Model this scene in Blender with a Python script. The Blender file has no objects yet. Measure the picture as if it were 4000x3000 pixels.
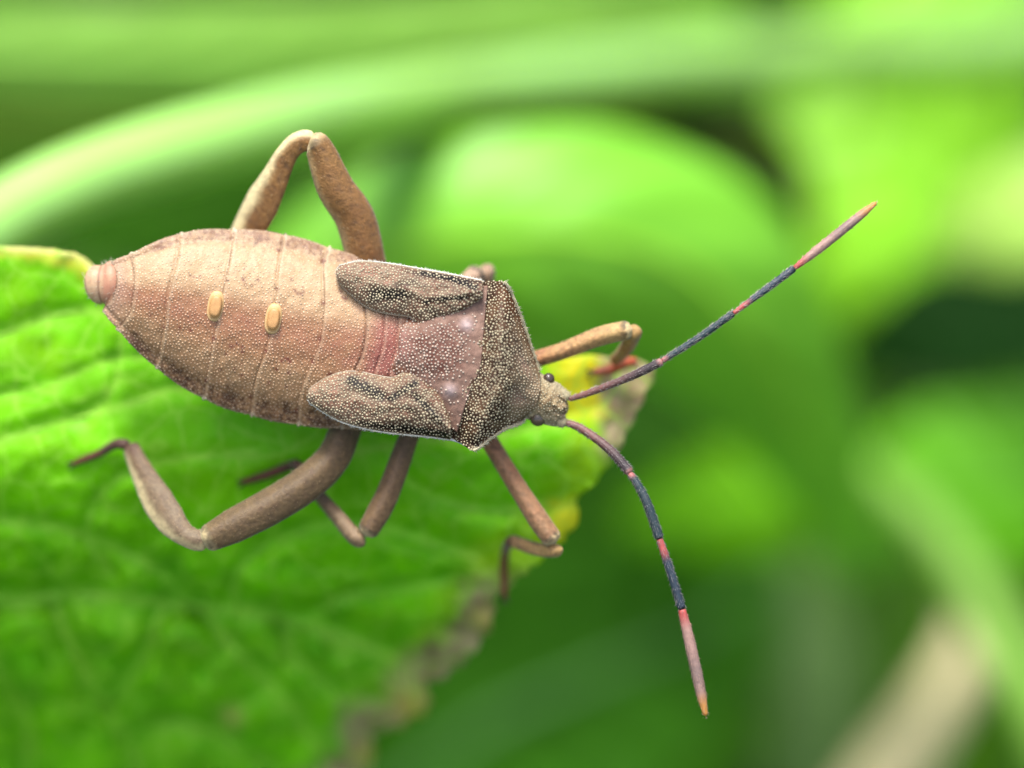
import bpy, math, random
import numpy as np
from mathutils import Vector
from mathutils.geometry import delaunay_2d_cdt
from mathutils import noise as mnoise

random.seed(7)
rng = np.random.default_rng(7)
R = math.radians
scene = bpy.context.scene
col = scene.collection
scene.unit_settings.scale_length = 0.01          # one unit is one centimetre

# ------------------------------------------------------------------ frame of the shot
# The leaf and the bug are laid out in a tilted frame (x right, y up the leaf, z out of the leaf
# towards the viewer) and turned into the upright world: the viewer looks 40 degrees down.
PITCH = R(40)
CP, SP = math.cos(PITCH), math.sin(PITCH)
HEIGHT = 26.0                                    # the leaf is 26 cm above the ground
DIST = 10.0


def W(p):
    p = np.asarray(p, dtype=float)
    x, y, z = p[..., 0], p[..., 1], p[..., 2]
    return np.stack([x, y * SP - z * CP, y * CP + z * SP + HEIGHT], -1)


def P(px, py, z=0.0):
    """survey grid of the photograph (4000 x 3000) at depth z -> tilted frame"""
    k = (DIST - z) / DIST / 1000.0
    return ((px - 2000.0) * k, (1500.0 - py) * k, z)


def PA(a):
    """array of (px, py, z)"""
    a = np.asarray(a, float)
    k = (DIST - a[..., 2]) / DIST / 1000.0
    return np.stack([(a[..., 0] - 2000) * k, (1500 - a[..., 1]) * k, a[..., 2]], -1)


# ------------------------------------------------------------------ camera
cam_d = bpy.data.cameras.new('camera')
cam = bpy.data.objects.new('camera', cam_d)
col.objects.link(cam)
cam.location = W((0, 0, DIST)).tolist()
cam.rotation_euler = (math.pi / 2 - PITCH, 0, 0)
cam_d.sensor_width = 36
cam_d.lens = 90
cam_d.clip_start = 0.1
cam_d.clip_end = 60000
cam_d.dof.use_dof = True
cam_d.dof.focus_distance = DIST - 0.0
cam_d.dof.aperture_fstop = 0.125
scene.camera = cam

# ------------------------------------------------------------------ light
world = bpy.data.worlds.new('World')
scene.world = world
world.use_nodes = True
nt = world.node_tree
nt.nodes.clear()
sky = nt.nodes.new('ShaderNodeTexSky')
sky.sky_type = 'NISHITA'
sky.sun_disc = False
sky.sun_elevation = R(80)
sky.sun_rotation = R(200)
sky.air_density = 1.0
sky.dust_density = 3.0
bg = nt.nodes.new('ShaderNodeBackground')
bg.inputs['Strength'].default_value = 0.065
wo = nt.nodes.new('ShaderNodeOutputWorld')
nt.links.new(sky.outputs[0], bg.inputs[0])
nt.links.new(bg.outputs[0], wo.inputs[0])

sun_d = bpy.data.lights.new('sun', 'SUN')
sun_d.energy = 1.5
sun_d.angle = R(16)
sun_d.color = (1.0, 0.98, 0.94)
sun = bpy.data.objects.new('sun', sun_d)
col.objects.link(sun)
sun.location = (0, 0, 400)
to_sun = Vector((-0.12, 0.20, 0.97)).normalized()
sun.rotation_euler = to_sun.to_track_quat('Z', 'Y').to_euler()

scene.view_settings.view_transform = 'Standard'
scene.view_settings.look = 'None'
scene.view_settings.exposure = 2.45
scene.view_settings.gamma = 1.0
scene.view_settings.use_curve_mapping = False
scene.cycles.use_denoising = True
scene.cycles.max_bounces = 6
scene.cycles.transparent_max_bounces = 4
scene.cycles.sample_clamp_indirect = 4.0

# ------------------------------------------------------------------ colour and materials


def lin(*c):
    c = np.asarray(c, float) / 255.0
    return 0.50 * np.where(c <= 0.04045, c / 12.92, ((c + 0.055) / 1.055) ** 2.4)


def new_mat(name):
    m = bpy.data.materials.new(name)
    m.use_nodes = True
    t = m.node_tree
    t.nodes.clear()
    out = t.nodes.new('ShaderNodeOutputMaterial')
    return m, t, out


def N(t, kind, **kw):
    n = t.nodes.new(kind)
    for k, v in kw.items():
        if k in n.inputs:
            n.inputs[k].default_value = v
        else:
            setattr(n, k, v)
    return n


def cuticle(name, rough=0.5, spec=0.35, fine=60.0, vary=0.25, bump=0.25, sheen=0.0):
    """chitin: pigment from the mesh, grain and relief from noise"""
    m, t, out = new_mat(name)
    at = N(t, 'ShaderNodeAttribute', attribute_name='pigment')
    tc = N(t, 'ShaderNodeTexCoord')
    n1 = N(t, 'ShaderNodeTexNoise', Scale=fine, Detail=4.0, Roughness=0.65)
    t.links.new(tc.outputs['Object'], n1.inputs['Vector'])
    mr = N(t, 'ShaderNodeMapRange')
    mr.inputs['From Min'].default_value = 0.25
    mr.inputs['From Max'].default_value = 0.75
    mr.inputs['To Min'].default_value = 1 - vary
    mr.inputs['To Max'].default_value = 1 + vary
    t.links.new(n1.outputs['Fac'], mr.inputs['Value'])
    mx = N(t, 'ShaderNodeMix', data_type='RGBA', blend_type='MULTIPLY')
    mx.inputs['Factor'].default_value = 1
    t.links.new(at.outputs['Color'], mx.inputs['A'])
    t.links.new(mr.outputs['Result'], mx.inputs['B'])
    bs = N(t, 'ShaderNodeBsdfPrincipled', Roughness=rough)
    bs.inputs['Specular IOR Level'].default_value = spec
    bs.inputs['Sheen Weight'].default_value = sheen
    bs.inputs['Sheen Roughness'].default_value = 0.4
    t.links.new(mx.outputs['Result'], bs.inputs['Base Color'])
    if bump:
        bp = N(t, 'ShaderNodeBump', Strength=bump, Distance=0.01)
        t.links.new(n1.outputs['Fac'], bp.inputs['Height'])
        t.links.new(bp.outputs[0], bs.inputs['Normal'])
    t.links.new(bs.outputs[0], out.inputs[0])
    return m


def leafy(name, rough=0.42, spec=0.5, trans=0.35, scale=2.0, vary=0.25, bump=0.0, base=None, coat=0.0):
    """leaf tissue: pigment from the mesh (or one colour), mottled, partly translucent"""
    m, t, out = new_mat(name)
    tc = N(t, 'ShaderNodeTexCoord')
    n1 = N(t, 'ShaderNodeTexNoise', Scale=scale, Detail=5.0, Roughness=0.6)
    t.links.new(tc.outputs['Object'], n1.inputs['Vector'])
    mr = N(t, 'ShaderNodeMapRange')
    mr.inputs['From Min'].default_value = 0.3
    mr.inputs['From Max'].default_value = 0.7
    mr.inputs['To Min'].default_value = 1 - vary
    mr.inputs['To Max'].default_value = 1 + vary
    t.links.new(n1.outputs['Fac'], mr.inputs['Value'])
    mx = N(t, 'ShaderNodeMix', data_type='RGBA', blend_type='MULTIPLY')
    mx.inputs['Factor'].default_value = 1
    if base is None:
        at = N(t, 'ShaderNodeAttribute', attribute_name='pigment')
        t.links.new(at.outputs['Color'], mx.inputs['A'])
    else:
        mx.inputs['A'].default_value = (*base, 1)
    t.links.new(mr.outputs['Result'], mx.inputs['B'])
    bs = N(t, 'ShaderNodeBsdfPrincipled', Roughness=rough)
    bs.inputs['Specular IOR Level'].default_value = spec
    bs.inputs['Coat Weight'].default_value = coat
    bs.inputs['Coat Roughness'].default_value = 0.32
    bs.inputs['Coat IOR'].default_value = 1.75
    t.links.new(mx.outputs['Result'], bs.inputs['Base Color'])
    tr = N(t, 'ShaderNodeBsdfTranslucent')
    t.links.new(mx.outputs['Result'], tr.inputs['Color'])
    if bump:
        bp = N(t, 'ShaderNodeBump', Strength=bump, Distance=0.03)
        t.links.new(n1.outputs['Fac'], bp.inputs['Height'])
        t.links.new(bp.outputs[0], bs.inputs['Normal'])
    ms = N(t, 'ShaderNodeMixShader', Fac=trans)
    t.links.new(bs.outputs[0], ms.inputs[1])
    t.links.new(tr.outputs[0], ms.inputs[2])
    t.links.new(ms.outputs[0], out.inputs[0])
    return m


M_ABD = cuticle('abdomen_cuticle', rough=0.5, spec=0.3, fine=45, vary=0.2, bump=0.12)
M_PRO = cuticle('pronotum_cuticle', rough=0.55, spec=0.15, fine=50, vary=0.25, bump=0.3)
M_GRAN = cuticle('granule_cuticle', rough=0.38, spec=0.45, fine=30, vary=0.1, bump=0.0)
M_LEG = cuticle('leg_cuticle', rough=0.55, spec=0.3, fine=55, vary=0.38, bump=0.6, sheen=0.15)
M_ANT = cuticle('antenna_cuticle', rough=0.5, spec=0.4, fine=60, vary=0.25, bump=0.4)
M_EYE = cuticle('eye_cuticle', rough=0.2, spec=0.5, fine=160, vary=0.15, bump=0.1)
M_LEAF = leafy('host_leaf_blade', rough=0.5, spec=0.18, trans=0.42, scale=3.0, vary=0.18, bump=0.1)
_t = M_LEAF.node_tree
_pr = [n for n in _t.nodes if n.type == 'BSDF_PRINCIPLED'][0]
_mx = [n for n in _t.nodes if n.type == 'MIX'][0]
_tl = [n for n in _t.nodes if n.type == 'BSDF_TRANSLUCENT'][0]
_tc = [n for n in _t.nodes if n.type == 'TEX_COORD'][0]
_nz = N(_t, 'ShaderNodeTexNoise', Scale=5.0, Detail=2.0)
_t.links.new(_tc.outputs['Object'], _nz.inputs['Vector'])
_ad = N(_t, 'ShaderNodeMix', data_type='RGBA', blend_type='LINEAR_LIGHT')
_ad.inputs['Factor'].default_value = 0.06
_t.links.new(_tc.outputs['Object'], _ad.inputs['A'])
_t.links.new(_nz.outputs['Color'], _ad.inputs['B'])
_lines = None
for _sc, _w, _k in ((5.5, 0.055, 0.6), (15.0, 0.07, 0.35)):         # the net of small veins
    _vo = N(_t, 'ShaderNodeTexVoronoi', feature='DISTANCE_TO_EDGE', Scale=_sc)
    _t.links.new(_ad.outputs['Result'], _vo.inputs['Vector'])
    _mr = N(_t, 'ShaderNodeMapRange')
    _mr.inputs['From Min'].default_value = 0.0
    _mr.inputs['From Max'].default_value = _w
    _mr.inputs['To Min'].default_value = _k
    _mr.inputs['To Max'].default_value = 0.0
    _t.links.new(_vo.outputs['Distance'], _mr.inputs['Value'])
    _ml = N(_t, 'ShaderNodeMix', data_type='RGBA', blend_type='MIX')
    _t.links.new(_mr.outputs['Result'], _ml.inputs['Factor'])
    _t.links.new((_lines or _mx).outputs['Result'], _ml.inputs['A'])
    _ml.inputs['B'].default_value = (0.30, 0.58, 0.05, 1)
    _lines = _ml
_t.links.new(_lines.outputs['Result'], _pr.inputs['Base Color'])
_t.links.new(_lines.outputs['Result'], _tl.inputs['Color'])
M_VEIN = leafy('host_leaf_vein', rough=0.45, spec=0.4, trans=0.3, scale=4.0, vary=0.15)
M_BLADE = leafy('background_leaf_blade', rough=0.45, spec=0.45, trans=0.35, scale=0.5, vary=0.22)
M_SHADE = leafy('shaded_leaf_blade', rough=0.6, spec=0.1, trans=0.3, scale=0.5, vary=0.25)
M_SOFT = leafy('matt_stem', rough=0.6, spec=0.25, trans=0.15, scale=0.6, vary=0.2)
M_STEM = leafy('background_stem', rough=0.34, spec=1.0, trans=0.12, scale=0.6, vary=0.12, coat=1.0)

# ------------------------------------------------------------------ mesh helpers
WORLD_AT = {}


def empty(name, at, parent=None):
    o = bpy.data.objects.new(name, None)
    col.objects.link(o)
    w = Vector(W(at).tolist())
    WORLD_AT[o.name] = w
    o.empty_display_size = 0.1
    if parent:
        o.parent = parent
        o.location = w - WORLD_AT[parent.name]
    else:
        o.location = w
    return o


def mesh(name, v, faces, mat, parent=None, pig=None, smooth=True, world=False):
    """v: Nx3 in the tilted frame (or world); one mesh object whose origin is its own centre"""
    v = np.asarray(v, float)
    w = v if world else W(v)
    o0 = w.mean(0)
    me = bpy.data.meshes.new(name)
    me.from_pydata((w - o0).tolist(), [], faces)
    if smooth:
        me.polygons.foreach_set('use_smooth', [True] * len(me.polygons))
    if pig is not None:
        pig = np.asarray(pig, float)
        if pig.ndim == 1:
            pig = np.repeat(pig[None], len(v), 0)
        a = me.attributes.new('pigment', 'FLOAT_COLOR', 'POINT')
        a.data.foreach_set('color', np.concatenate([np.clip(pig, 0, 1), np.ones((len(v), 1))], 1).ravel())
    me.materials.append(mat)
    me.update()
    o = bpy.data.objects.new(name, me)
    col.objects.link(o)
    WORLD_AT[o.name] = Vector(o0.tolist())
    if parent:
        o.parent = parent
        o.location = Vector(o0.tolist()) - WORLD_AT[parent.name]
    else:
        o.location = o0.tolist()
    return o


def thing(o, label, cat, group=None, kind=None):
    o['label'] = label
    o['category'] = cat
    if group:
        o['group'] = group
    if kind:
        o['kind'] = kind
    return o


def spline(pts, n, closed=False):
    """Catmull-Rom through rows of pts, n samples evenly spread by chord length"""
    p = np.asarray(pts, float)
    if len(p) == 2:
        t = np.linspace(0, 1, n)[:, None]
        return p[0] * (1 - t) + p[1] * t
    q = np.vstack([2 * p[0] - p[1], p, 2 * p[-1] - p[-2]])
    seg = len(p) - 1
    dense = []
    for i in range(seg):
        t = np.linspace(0, 1, 24, endpoint=(i == seg - 1))[:, None]
        a, b, c, d = q[i], q[i + 1], q[i + 2], q[i + 3]
        dense.append(0.5 * ((2 * b) + (c - a) * t + (2 * a - 5 * b + 4 * c - d) * t ** 2 + (3 * b - a - 3 * c + d) * t ** 3))
    d = np.vstack(dense)
    L = np.concatenate([[0], np.cumsum(np.linalg.norm(np.diff(d[:, :3], axis=0), axis=1))])
    s = np.linspace(0, L[-1], n)
    return np.stack([np.interp(s, L, d[:, k]) for k in range(d.shape[1])], 1)


def cr_rows(rows, u):
    """Catmull-Rom across a stack of equal rows at real indices u"""
    rows = np.asarray(rows, float)
    q = np.concatenate([[2 * rows[0] - rows[1]], rows, [2 * rows[-1] - rows[-2]]])
    i = np.clip(np.floor(u).astype(int), 0, len(rows) - 2)
    t = (u - i)[:, None, None]
    a, b, c, d = q[i], q[i + 1], q[i + 2], q[i + 3]
    return 0.5 * ((2 * b) + (c - a) * t + (2 * a - 5 * b + 4 * c - d) * t ** 2 + (3 * b - a - 3 * c + d) * t ** 3)


def fbm(x, y, sc, seed=0.0, oct=3):
    out = np.zeros(np.shape(x))
    flat = out.ravel()
    xs, ys = np.ravel(x), np.ravel(y)
    for i in range(len(flat)):
        flat[i] = mnoise.fractal(Vector((xs[i] * sc, ys[i] * sc, seed)), 0.9, 2.0, oct)
    return flat.reshape(np.shape(x))


def grid_faces(nu, nv, off=0, closed_v=False):
    f = []
    for i in range(nu - 1):
        for j in range(nv if closed_v else nv - 1):
            j2 = (j + 1) % nv
            f.append((off + i * nv + j, off + i * nv + j2, off + (i + 1) * nv + j2, off + (i + 1) * nv + j))
    return f


def smoothstep(a, b, x):
    t = np.clip((x - a) / (b - a), 0, 1)
    return t * t * (3 - 2 * t)


def mixc(c, d, w):
    w = np.asarray(w)[..., None]
    return c * (1 - w) + d * w


def shell(px, py, ztop, zbot, nlow=9):
    """closed shell over a (u, v) grid of survey points: upper side ztop, lower side zbot(v).
    Rows are loops: upper side from v=0 to 1, then the lower side back."""
    nu, nv = px.shape
    vv = np.linspace(0, 1, nv)
    lv = np.linspace(1, 0, nlow + 2)[1:-1]
    rows = []
    for i in range(nu):
        up = np.stack([px[i], py[i], ztop[i]], 1)
        lx = np.interp(lv, vv, px[i])
        ly = np.interp(lv, vv, py[i])
        zm = ztop[i, 0] * (1 - lv) + ztop[i, -1] * lv
        lz = zm - (zm - zbot[i]) * (1 - (2 * lv - 1) ** 2) ** 0.6
        rows.append(np.vstack([up, np.stack([lx, ly, lz], 1)]))
    rows = np.array(rows)
    n = rows.shape[1]
    v = rows.reshape(-1, 3)
    faces = grid_faces(nu, n, 0, True)
    # caps
    c0 = rows[0].mean(0)
    c1 = rows[-1].mean(0)
    k = len(v)
    v = np.vstack([v, c0, c1])
    for j in range(n):
        faces.append((j, k, (j + 1) % n))
        faces.append(((nu - 1) * n + j, (nu - 1) * n + (j + 1) % n, k + 1))
    return v, faces, n


def tube(pts, ra, rb=None, nseg=14, n=40, cap=True, twist=0.0, ridge=0.0):
    """tapered limb. pts in the tilted frame, ra/rb radii along it (lateral, vertical).
    Returns v, faces, t per vertex, angle per vertex, normals."""
    c = spline(pts, n)
    t = np.linspace(0, 1, n)
    ra = np.interp(t, np.linspace(0, 1, len(ra)), ra) if np.ndim(ra) else np.full(n, ra)
    rb = ra if rb is None else (np.interp(t, np.linspace(0, 1, len(rb)), rb) if np.ndim(rb) else np.full(n, rb))
    if cap:                                    # rounded ends
        L = np.linalg.norm(np.diff(c, axis=0), axis=1).sum()
        s = t * L
        r0, r1 = ra[0], ra[-1]
        e = np.ones(n)
        e *= np.sqrt(np.clip(1 - (1 - np.clip(s / (0.8 * r0), 0, 1)) ** 2, 0.0, 1))
        e *= np.sqrt(np.clip(1 - (1 - np.clip((L - s) / (0.8 * r1), 0, 1)) ** 2, 0.0, 1))
        e = np.maximum(e, 0.02)
        ra, rb = ra * e, rb * e
    T = np.gradient(c, axis=0)
    T /= np.linalg.norm(T, axis=1)[:, None]
    Z = np.array([0, 0, 1.0])
    L0 = np.cross(T[0], Z)
    if np.linalg.norm(L0) < 0.2:
        L0 = np.array([1.0, 0, 0])
    L0 /= np.linalg.norm(L0)
    ph = np.linspace(0, 2 * math.pi, nseg, endpoint=False)
    v, nr = [], []
    for i in range(n):
        L0 = L0 - T[i] * L0.dot(T[i])
        L0 /= np.linalg.norm(L0)
        Nn = np.cross(L0, T[i])
        a = twist
        La = L0 * math.cos(a) + Nn * math.sin(a)
        Na = -L0 * math.sin(a) + Nn * math.cos(a)
        kk = 1 + ridge * np.cos(4 * ph + 0.5)
        ring = c[i] + np.outer(np.cos(ph) * ra[i] * kk, La) + np.outer(np.sin(ph) * rb[i] * kk, Na)
        v.append(ring)
        nr.append(np.outer(np.cos(ph), La) + np.outer(np.sin(ph), Na))
    v = np.vstack(v)
    nr = np.vstack(nr)
    f = grid_faces(n, nseg, 0, True)
    f.append(tuple(range(nseg))[::-1])
    f.append(tuple(range((n - 1) * nseg, n * nseg)))
    return v, f, np.repeat(t, nseg), np.tile(ph, n), nr, np.repeat(T, nseg, axis=0)


def add_hairs(v, f, pig, nr, tg, count, length, rad, colour, lean=0.7, pick=None):
    """short bristles standing on a surface, joined to it"""
    v = list(map(tuple, v))
    f = list(f)
    base = len(v)
    idx = rng.choice(np.arange(len(nr)) if pick is None else pick, count)
    P0 = np.asarray(v)[idx]
    nn = nr[idx]
    tt = tg[idx]
    j = rng.normal(0, 0.25, nn.shape)
    d = nn + tt * lean + j
    d /= np.linalg.norm(d, axis=1)[:, None]
    side = np.cross(d, tt + 0.01)
    side /= np.linalg.norm(side, axis=1)[:, None] + 1e-9
    oth = np.cross(d, side)
    ln = length * rng.uniform(0.5, 1.3, count)[:, None]
    P0 = P0 + tt * rng.uniform(-0.01, 0.01, (count, 1)) - nn * rad * 0.5
    tip = P0 + d * ln
    a = P0 + side * rad
    b = P0 - side * rad * 0.5 + oth * rad * 0.86
    c = P0 - side * rad * 0.5 - oth * rad * 0.86
    hv = np.stack([a, b, c, tip], 1).reshape(-1, 3)
    v = np.vstack([np.asarray(v), hv])
    for k in range(count):
        o = base + 4 * k
        f += [(o, o + 1, o + 3), (o + 1, o + 2, o + 3), (o + 2, o, o + 3)]
    pig = np.vstack([pig, np.repeat(np.asarray(colour)[None], 4 * count, 0)])
    return v, f, pig


def granules(name, gx, gy, gz, parent, spacing, rad, colour_fn, keep=None, mat=None, tries=9000, height=0.8):
    """pale tubercles spread over the upper side of a shell (grid gx, gy, gz in survey units)"""
    nu, nv = gx.shape
    G = PA(np.stack([gx, gy, gz], -1))
    du = np.gradient(G, axis=0)
    dv = np.gradient(G, axis=1)
    nrm = np.cross(du, dv)
    nrm /= np.linalg.norm(nrm, axis=-1)[..., None] + 1e-12
    nrm *= np.sign(nrm[..., 2:3])
    uu = rng.uniform(0, nu - 1.001, tries)
    vv = rng.uniform(0, nv - 1.001, tries)
    i, j = uu.astype(int), vv.astype(int)
    a, b = (uu - i)[:, None], (vv - j)[:, None]

    def bl(A):
        return (A[i, j] * (1 - a) * (1 - b) + A[i + 1, j] * a * (1 - b) + A[i, j + 1] * (1 - a) * b + A[i + 1, j + 1] * a * b)
    pos = bl(G)
    nn = bl(nrm)
    pp = bl(np.stack([gx, gy], -1))
    cell = spacing
    occ = {}
    sel = []
    for k in range(tries):
        if keep is not None and rng.random() > keep(pp[k, 0], pp[k, 1], uu[k] / (nu - 1), vv[k] / (nv - 1)):
            continue
        x, y = pp[k]
        cx, cy = int(x // cell), int(y // cell)
        ok = True
        for ox in (-1, 0, 1):
            for oy in (-1, 0, 1):
                for (qx, qy) in occ.get((cx + ox, cy + oy), ()):
                    if (qx - x) ** 2 + (qy - y) ** 2 < spacing * spacing:
                        ok = False
        if ok:
            occ.setdefault((cx, cy), []).append((x, y))
            sel.append(k)
    sel = np.array(sel)
    m = len(sel)
    pos, nn, pp = pos[sel], nn[sel], pp[sel]
    nn /= np.linalg.norm(nn, axis=1)[:, None]
    t1 = np.cross(nn, np.array([0.3, 1, 0.2]))
    t1 /= np.linalg.norm(t1, axis=1)[:, None]
    t2 = np.cross(nn, t1)
    r = rad / 1000.0 * rng.uniform(0.65, 1.2, m)[:, None]
    ph = np.arange(6) * math.pi / 3
    V = []
    for (rr, hh) in ((1.0, -0.15), (0.75, 0.55 * height)):
        for q in ph:
            V.append(pos + t1 * r * rr * math.cos(q) + t2 * r * rr * math.sin(q) + nn * r * hh)
    V.append(pos + nn * r * height)
    V = np.stack(V, 1).reshape(-1, 3)
    F = []
    for k in range(m):
        o = 13 * k
        for q in range(6):
            q2 = (q + 1) % 6
            F.append((o + q, o + q2, o + 6 + q2, o + 6 + q))
            F.append((o + 6 + q, o + 6 + q2, o + 12))
    cc = np.array([colour_fn(pp[k, 0], pp[k, 1]) for k in range(m)])
    cc = cc * rng.uniform(0.68, 1.12, (m, 1))
    ob = mesh(name, V, F, mat or M_GRAN, parent, np.repeat(cc, 13, 0))
    ob['kind'] = 'stuff'
    return ob


# ------------------------------------------------------------------ ground
gm, t, out = new_mat('soil')
tc = N(t, 'ShaderNodeTexCoord')
n1 = N(t, 'ShaderNodeTexNoise', Scale=0.15, Detail=6.0)
t.links.new(tc.outputs['Object'], n1.inputs['Vector'])
rp = N(t, 'ShaderNodeValToRGB')
rp.color_ramp.elements[0].position = 0.35
rp.color_ramp.elements[0].color = (0.012, 0.022, 0.006, 1)
rp.color_ramp.elements[1].position = 0.7
rp.color_ramp.elements[1].color = (0.035, 0.06, 0.014, 1)
t.links.new(n1.outputs['Fac'], rp.inputs['Fac'])
bs = N(t, 'ShaderNodeBsdfPrincipled', Roughness=0.9)
t.links.new(rp.outputs[0], bs.inputs['Base Color'])
t.links.new(bs.outputs[0], out.inputs[0])
gn = 41
g = np.linspace(-1, 1, gn)
g = np.sign(g) * np.abs(g) ** 3 * 12000
gx, gy = np.meshgrid(g, g, indexing='ij')
gz = 0.8 * fbm(gx, gy, 0.03, 3.0)
gz[np.hypot(gx, gy) > 400] *= 8
gr = mesh('ground', np.stack([gx, gy, gz], -1).reshape(-1, 3), grid_faces(gn, gn), gm, world=True)
gr['kind'] = 'structure'
gr['label'] = 'dark weedy ground far below the leaves'

# ------------------------------------------------------------------ host leaf
LEAF_OUT = [(-620, 1000), (-300, 955), (0, 962), (150, 968), (290, 985), (330, 1010), (372, 1046), (520, 1120), (800, 1215),
            (1200, 1300), (1700, 1350), (2050, 1385), (2200, 1398), (2290, 1385), (2340, 1388), (2400, 1400), (2480, 1400), (2560, 1436),
            (2545, 1490), (2528, 1530), (2470, 1650), (2401, 1789), (2347, 1862), (2262, 1945), (2240, 1965),
            (2256, 1990), (2261, 2025), (2235, 2070), (2202, 2105), (2112, 2187), (2012, 2280), (1950, 2308), (1936, 2340),
            (1927, 2404), (1913, 2467), (1850, 2549), (1768, 2625), (1690, 2662), (1655, 2675), (1672, 2705), (1684, 2738),
            (1651, 2788), (1560, 2836), (1470, 2856), (1440, 2868), (1458, 2900), (1462, 2945), (1443, 3000), (1380, 3070),
            (1290, 3120), (1330, 3200), (1200, 3330), (600, 3420), (-620, 3420)]
VEINS = [  # (points, half width, raised)
    ([(-600, 2300), (0, 2340), (300, 2320), (600, 2350), (900, 2380), (1180, 2430), (1420, 2520), (1600, 2600)], 24),
    ([(-600, 1440), (-200, 1360), (0, 1305), (200, 1235), (330, 1215), (520, 1235), (800, 1290)], 16),
    ([(-600, 1870), (-100, 1750), (200, 1660), (480, 1585), (700, 1515), (1000, 1480), (1500, 1560)], 14),
    ([(300, 1640), (430, 1540), (470, 1400), (480, 1260)], 9),
    ([(1330, 1780), (1500, 1745), (1700, 1720), (2000, 1690), (2300, 1600)], 13),
    ([(200, 2330), (300, 2560), (420, 2760), (520, 2950), (560, 3150)], 16),
    ([(640, 2355), (560, 2560), (430, 2760)], 13),
    ([(780, 2370), (900, 2520), (1050, 2660), (1150, 2790), (1280, 2960)], 15),
    ([(-50, 2340), (-20, 2600), (100, 2800), (120, 3100)], 14),
    ([(1100, 2410), (1150, 2560), (1300, 2700)], 12),
    ([(520, 2900), (700, 2820), (900, 2900), (1050, 3000)], 11),
    ([(0, 2030), (300, 2080), (620, 2230), (760, 2370)], 12),
    ([(900, 2380), (950, 2200), (1150, 2080), (1400, 2040), (1700, 2120), (1880, 2180)], 12),
    ([(1180, 2430), (1350, 2330), (1560, 2300), (1800, 2260)], 11),
    ([(1500, 1745), (1620, 1900), (1900, 1990), (2150, 1960)], 11),
    ([(-600, 1600), (-100, 1560), (200, 1500), (470, 1400), (900, 1400)], 9),
    ([(430, 2250), (340, 2080), (420, 1900), (640, 1800), (1000, 1760)], 10),
]


def seg_dist(x, y, pts):
    p = spline(np.array([(a, b, 0) for a, b in pts], float), 60)[:, :2]
    d = np.full(x.shape, 1e9)
    for i in range(len(p) - 1):
        a, b = p[i], p[i + 1]
        ab = b - a
        L2 = ab.dot(ab) + 1e-9
        tt = np.clip(((x - a[0]) * ab[0] + (y - a[1]) * ab[1]) / L2, 0, 1)
        d = np.minimum(d, np.hypot(x - a[0] - tt * ab[0], y - a[1] - tt * ab[1]))
    return d


def leaf_base_z(x, y):
    x, y = np.asarray(x, float), np.asarray(y, float)
    fall = np.clip((y - 1750) / 1300, 0, None)
    z = -0.44 - 1.1 * fall ** 1.35
    z = z + 0.07 * smoothstep(700, 0, x) * smoothstep(1500, 950, y)
    z = z + 0.17 * smoothstep(1500, 2150, x) * smoothstep(1900, 2300, y)
    z = z - 0.10 * smoothstep(2150, 2560, x)
    return z


def leaf_relief(x, y):
    r = np.zeros(np.shape(x))
    amp = 0.4 + 1.2 * smoothstep(1750, 2400, y)
    for pts, w in VEINS:
        d = seg_dist(x, y, pts)
        r = r - amp * 0.055 * np.exp(-(d / (w * 3.2)) ** 2) * (w / 14) ** 0.5
    r = r + amp * 0.035 * fbm(x, y, 1 / 150.0, 11.0, 3) + (0.006 + 0.010 * smoothstep(1700, 2300, y)) * fbm(x, y, 1 / 60.0, 4.0, 2)
    return r


STEP = 20
ol = []
op = np.array(LEAF_OUT, float)
for k in range(len(op)):
    a, b = op[k], op[(k + 1) % len(op)]
    m = max(1, int(np.hypot(*(b - a)) / STEP))
    for q in range(m):
        ol.append(a + (b - a) * q / m)
ol = np.array(ol)
ol += np.stack([5 * fbm(ol[:, 0], ol[:, 1], 1 / 40.0, 2.0), 5 * fbm(ol[:, 0], ol[:, 1], 1 / 40.0, 8.0)], 1)

# small teeth along the withered side
_arc = np.concatenate([[0], np.cumsum(np.hypot(*np.diff(ol, axis=0).T))])
_cen = np.array([1500.0, 1900.0])
_out = ol - _cen
_out /= np.linalg.norm(_out, axis=1)[:, None]
_tooth = (np.abs(((_arc + 40 * fbm(ol[:, 0], ol[:, 1], 1 / 120.0, 3.0)) / 95.0) % 1 - 0.5) * 2) ** 0.6
_m = (ol[:, 0] > 1250) & (ol[:, 1] > 1480)
ol = ol + _out * ((_tooth - 0.6) * 24 * _m)[:, None]


def inside(x, y, poly):
    c = np.zeros(x.shape, bool)
    j = len(poly) - 1
    for i in range(len(poly)):
        xi, yi = poly[i]
        xj, yj = poly[j]
        cond = ((yi > y) != (yj > y)) & (x < (xj - xi) * (y - yi) / (yj - yi + 1e-12) + xi)
        c ^= cond
        j = i
    return c


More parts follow.
